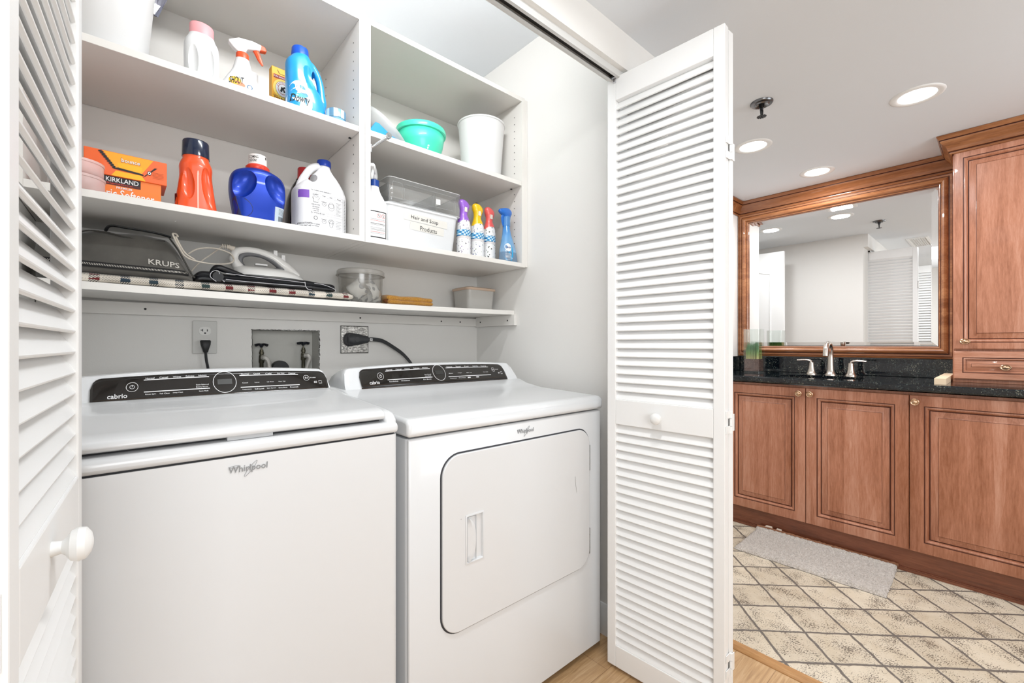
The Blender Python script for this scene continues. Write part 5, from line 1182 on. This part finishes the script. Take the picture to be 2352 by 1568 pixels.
# tower cabinet on the counter
TX = 3.083; TL = .165
t = tow = thing('tower_cabinet', 'tall maple cabinet standing on the granite counter, with door and drawer', 'cabinet', (3.24, -.15, .9145))
O = (3.24, -.15, .9145)
bm = B(); box(bm, TX+.021, 3.395, -.50, TL, .9145, 2.085); loc(link('cabinet_body', bm, MAPLE, t, 0, bevel=.001))
RT = [(0, -.020), (0, -.003), (.004, 0), (.032, 0), (.0335, -.003), (.036, -.003), (.040, -.001), (.044, -.003), (.049, -.011), (.0505, -.0135), (.052, -.0135), (.0535, -.011), (.066, -.0065), (.074, -.0035), (.078, -.0015), (.0795, 0)]
d = loc(raised(t, 'door', TL-.004, .50, 1.078, .975, TX, rows=RT)); knob(d, TX, .121, 1.116, .014, BRONZE, 1.35)
RD = [(0, -.020), (0, -.003), (.004, 0), (.030, 0), (.0315, -.003), (.034, -.003), (.038, -.001), (.042, -.009), (.0435, -.0105), (.050, -.008), (.060, -.002), (.0615, -.0015)]
d = loc(raised(t, 'drawer', TL-.004, .345, .932, .136, TX, MAPLEH, rows=RD)); knob(d, TX, -.0107, .9935, .014, BRONZE, 1.35)
CRN = [(0, 2.048), (.008, 2.048), (.010, 2.052), (.010, 2.056), (.007, 2.0585), (.0065, 2.061), (.013, 2.062), (.0155, 2.066), (.0165, 2.073), (.0195, 2.081), (.0245, 2.089), (.031, 2.0965), (.0375, 2.103), (.041, 2.109), (.042, 2.113), (.039, 2.1145), (.039, 2.117), (.045, 2.118), (.0475, 2.124), (.051, 2.129), (.053, 2.133), (.053, 2.1385), (0, 2.1385)]
CDK = (4, 5, 15, 16)
bm = B(); sweep(bm, [(TX, -.50), (TX, TL+.001), (3.395, TL+.001)], CRN, dark=CDK); loc(link('crown', bm, [HONEY, GLAZE], t, 25))
# mirror
t = thing('wall_mirror', 'large mirror in a honey maple frame above the bathroom sink', 'mirror', (3.4, .72, 1.02))
O = (3.4, .72, 1.02)
FR = [(0, -.0), (0, .014), (.002, .018), (.010, .021), (.0115, .018), (.0135, .018), (.015, .022), (.024, .020), (.0255, .0165), (.028, .0165), (.0295, .024), (.036, .031), (.045, .034), (.052, .031), (.057, .024), (.0585, .018), (.061, .018), (.0625, .020), (.066, .018), (.0675, .013), (.070, .012), (.071, .006), (.072, .0)]
bm = B(); nested(bm, 1.295-.167, 2.052-1.0205, FR, False, fmap(3.3985, 1.295, 1.0205), 0, (4, 8, 15, 19)); loc(link('frame', bm, [HONEY, GLAZE], t, 25))
bm = B(); nested(bm, 1.295-.167-.142, 2.052-1.0205-.142, [(0, .0042), (.026, .0080)], True, fmap(3.3985, 1.295-.071, 1.0205+.071)); loc(link('mirror_glass', bm, MIRROR, t, 1))
bm = B(); sweep(bm, [(3.399, .168), (3.399, 1.2985), (2.97, 1.2985)], CRN, dark=CDK); tag(link('trim_3', bm, [HONEY, GLAZE], None, 25), 'maple crown moulding running above the framed mirror', 'crown moulding', kind='structure')

# rug
t = thing('bath_rug', 'pale shaggy bath rug in front of the vanity', 'rug', (2.648, .65, 0), R(1.2))
RG = mat('rug_pile', 'd8ccc0', .95, sheen=.5); f = noise(RG, coords(RG), 150, 4, .8, .6); L(RG, ramp(RG, f, [(.32, '96887a'), (.46, 'd0c3b6'), (.60, 'eae1d8')]), bsdf(RG).inputs['Base Color']); bump(RG, f, 1.0, .008)
bm = B(); g = []; nx, ny = 60, 110; random.seed(8)
for i in range(nx+1):
    col = []
    for j in range(ny+1):
        x = lerp(-.187, .176, i/nx); y = lerp(-.312, .318, j/ny); ex = min(i, nx-i)/3; ey = min(j, ny-j)/3; e = min(1, min(ex, ey))
        z = .002+.014*e**.5+random.uniform(-.0022, .0030)*(e > 0); 
        if i > nx-5: z += (i-nx+5)*.0030
        col.append(bm.verts.new((x+random.uniform(-.002, .002), y+random.uniform(-.002, .002), z)))
    g.append(col)
for i in range(nx):
    for j in range(ny): face(bm, (g[i][j], g[i+1][j], g[i+1][j+1], g[i][j+1]))
link('rug_pile', bm, RG, t, 80)
bm = B(); rings = []
for j in range(81):
    y = lerp(-.316, .318, j/80); r_ = .006+random.uniform(-.0012, .0012); rings.append([(.181+r_*.75*cos(a)+.002*sin(j), y, .016+2.0*r_*sin(a)) for a in [2*pi*k/8 for k in range(8)]])
loft(bm, rings); link('rug_binding', bm, mat('rug_brown', '8e6248', .95), t, 60)
dc = Deco((.170, 0, .012), (0, -1, 0), (.1, 0, 1), (-1, 0, 0)); dc.poly([(-.275, .02), (-.265, .030), (-.235, .030), (-.235, .020)]); dc.poly([(-.215, .02), (-.21, .029), (-.187, .028), (-.187, .020)]); dc.done('care_labels', mat('label_beige', 'dccbbd', .7), t)

# ------------------------------------------------------------------ ceiling fittings
EM = bpy.data.materials.new('lamp_glow'); EM.use_nodes = True; b_ = EM.node_tree.nodes['Principled BSDF']; b_.inputs['Emission Color'].default_value = (1, .985, .96, 1); b_.inputs['Emission Strength'].default_value = 9
def downlight(x, y, label, power=5.5):
    t = thing('recessed_light', label, 'ceiling light', (x, y, H), 0, 'recessed ceiling lights')
    bm = B(); lathe(bm, [(.060, 0), (.064, -.0035), (.078, -.0045), (.087, -.002), (.088, 0)], 44); bmesh.ops.delete(bm, geom=[f for f in bm.faces if len(f.verts) > 4], context='FACES'); link('trim_ring', bm, TRIM, t, 50)
    bm = B(); lathe(bm, [(0, -.0015), (.062, -.0015), (.062, -.0005), (0, -.0005)], 40); link('lens', bm, EM, t, 0)
    l = bpy.data.lights.new('downlight', 'AREA'); l.shape = 'DISK'; l.size = .12; l.energy = power; l.color = (.96, .98, 1)
    o = bpy.data.objects.new('downlight', l); COL.objects.link(o); o.location = (x, y, H-.006)
downlight(2.470, .236, 'recessed ceiling light nearest the viewer, over the bathroom floor')
downlight(2.46, .8675, 'recessed ceiling light behind the sprinkler head, beside the folding door')
downlight(3.11, .740, 'recessed ceiling light close to the mirror crown moulding')
downlight(2.40, 1.394, 'recessed ceiling light seen only in the mirror, at its left end')
t = thing('sprinkler_head', 'chrome ceiling sprinkler head with round escutcheon', 'sprinkler', (2.045, .687, H))
bm = B(); lathe(bm, [(0, -.001), (.020, -.012), (.026, -.014), (.030, -.009), (.040, -.008), (.044, -.003), (.044, 0), (0, 0)], 32); link('escutcheon', bm, mat('sprinkler_chrome', '77787a', .25, 1), t, 40)
bm = B(); lathe(bm, [(0, -.008), (.011, -.008), (.010, -.022), (.007, -.024), (.006, -.034), (0, -.034)], 16)
for s in (-1, 1): tube(bm, [(s*.007, 0, -.018), (s*.013, 0, -.030), (s*.010, 0, -.048), (s*.002, 0, -.060)], .0026, 8, 5)
lathe(bm, [(0, -.026), (.003, -.028), (.003, -.054), (0, -.056)], 10); link('sprinkler_body', bm, mat('sprinkler_dark', '3f4042', .3, 1), t, 40)
bm = B(); lathe(bm, [(0, -.058), (.010, -.058), (.010, -.0600), (0, -.0600)], 20)
for k in range(12): a = pi/6*k; vs = box(bm, .009, .0185, -.0028, .0028, -.0606, -.0592); rot(bm, vs, a, 'Z')
link('deflector', bm, MATS['sprinkler_dark'], t, 0)
t = thing('air_vent', 'flat white ceiling air vent over the hall, seen only in the mirror', 'air vent', (.80, .55, H))
bm = B(); nested(bm, .50, .16, [(0, 0), (0, -.006), (.018, -.009), (.022, -.004), (.022, -.002)], True, lambda a, b, h: (a-.25, b-.08, h)); link('vent_frame', bm, TRIM, t, 0)
bm = B()
for k in range(7): vs = box(bm, -.225, .225, -.052+k*.0165, -.052+k*.0165+.010, -.0075, -.0065); rot(bm, vs, R(25), 'X', (0, -.047+k*.0165, -.007))
link('vent_louvers', bm, TRIM, t, 0)
t = thing('wall_light', 'narrow strip light on the inner face of the closet header', 'wall light', (.60, .9165, 2.30))
bm = B(); box(bm, -.30, .30, 0, .036, -.05, .05); link('housing', bm, TRIM, t, 0, bevel=.004)
bm = B(); box(bm, -.26, .26, .036, .040, -.038, .038); link('diffuser', bm, EM, t, 0, bevel=.001)
# white door standing in the bathroom nook (mirror view)
t = thing('door_3', 'white arched-panel door standing open, seen in the mirror', 'door', (1.925, 1.42, .01), 0, kind='structure')
bm = B(); box(bm, 0, .035, 0, .72, 0, 2.01); link('door_leaf', bm, DOORW, t, 0, bevel=.002)
bm = B()
for z0, z1 in ((.22, .88), (1.02, 1.80)):
    top = [(.12+.48*i/12, z1+(.055*(1-math.cos(pi*2*i/12))/2 if z1 > 1 else 0)) for i in range(13)]
    poly = [(.12, z0), (.60, z0)]+list(reversed(top))
    for p, q in zip(poly, poly[1:]+poly[:1]): tube(bm, [(.035, p[0], p[1]), (.035, q[0], q[1])], .007, 6)
link('panel_moulding', bm, DOORW, t, 50)
bm = B(); lathe(bm, [(0, 0), (.027, 0), (.027, .006), (.012, .010), (.012, .03), (.026, .042), (.024, .062), (0, .066)], 20, (.035, .66, .96), 'x'); link('door_knob', bm, NICKEL, t, 40)
# clean up stray helper data
for me in list(bpy.data.meshes):
    if me.users == 0: bpy.data.meshes.remove(me)
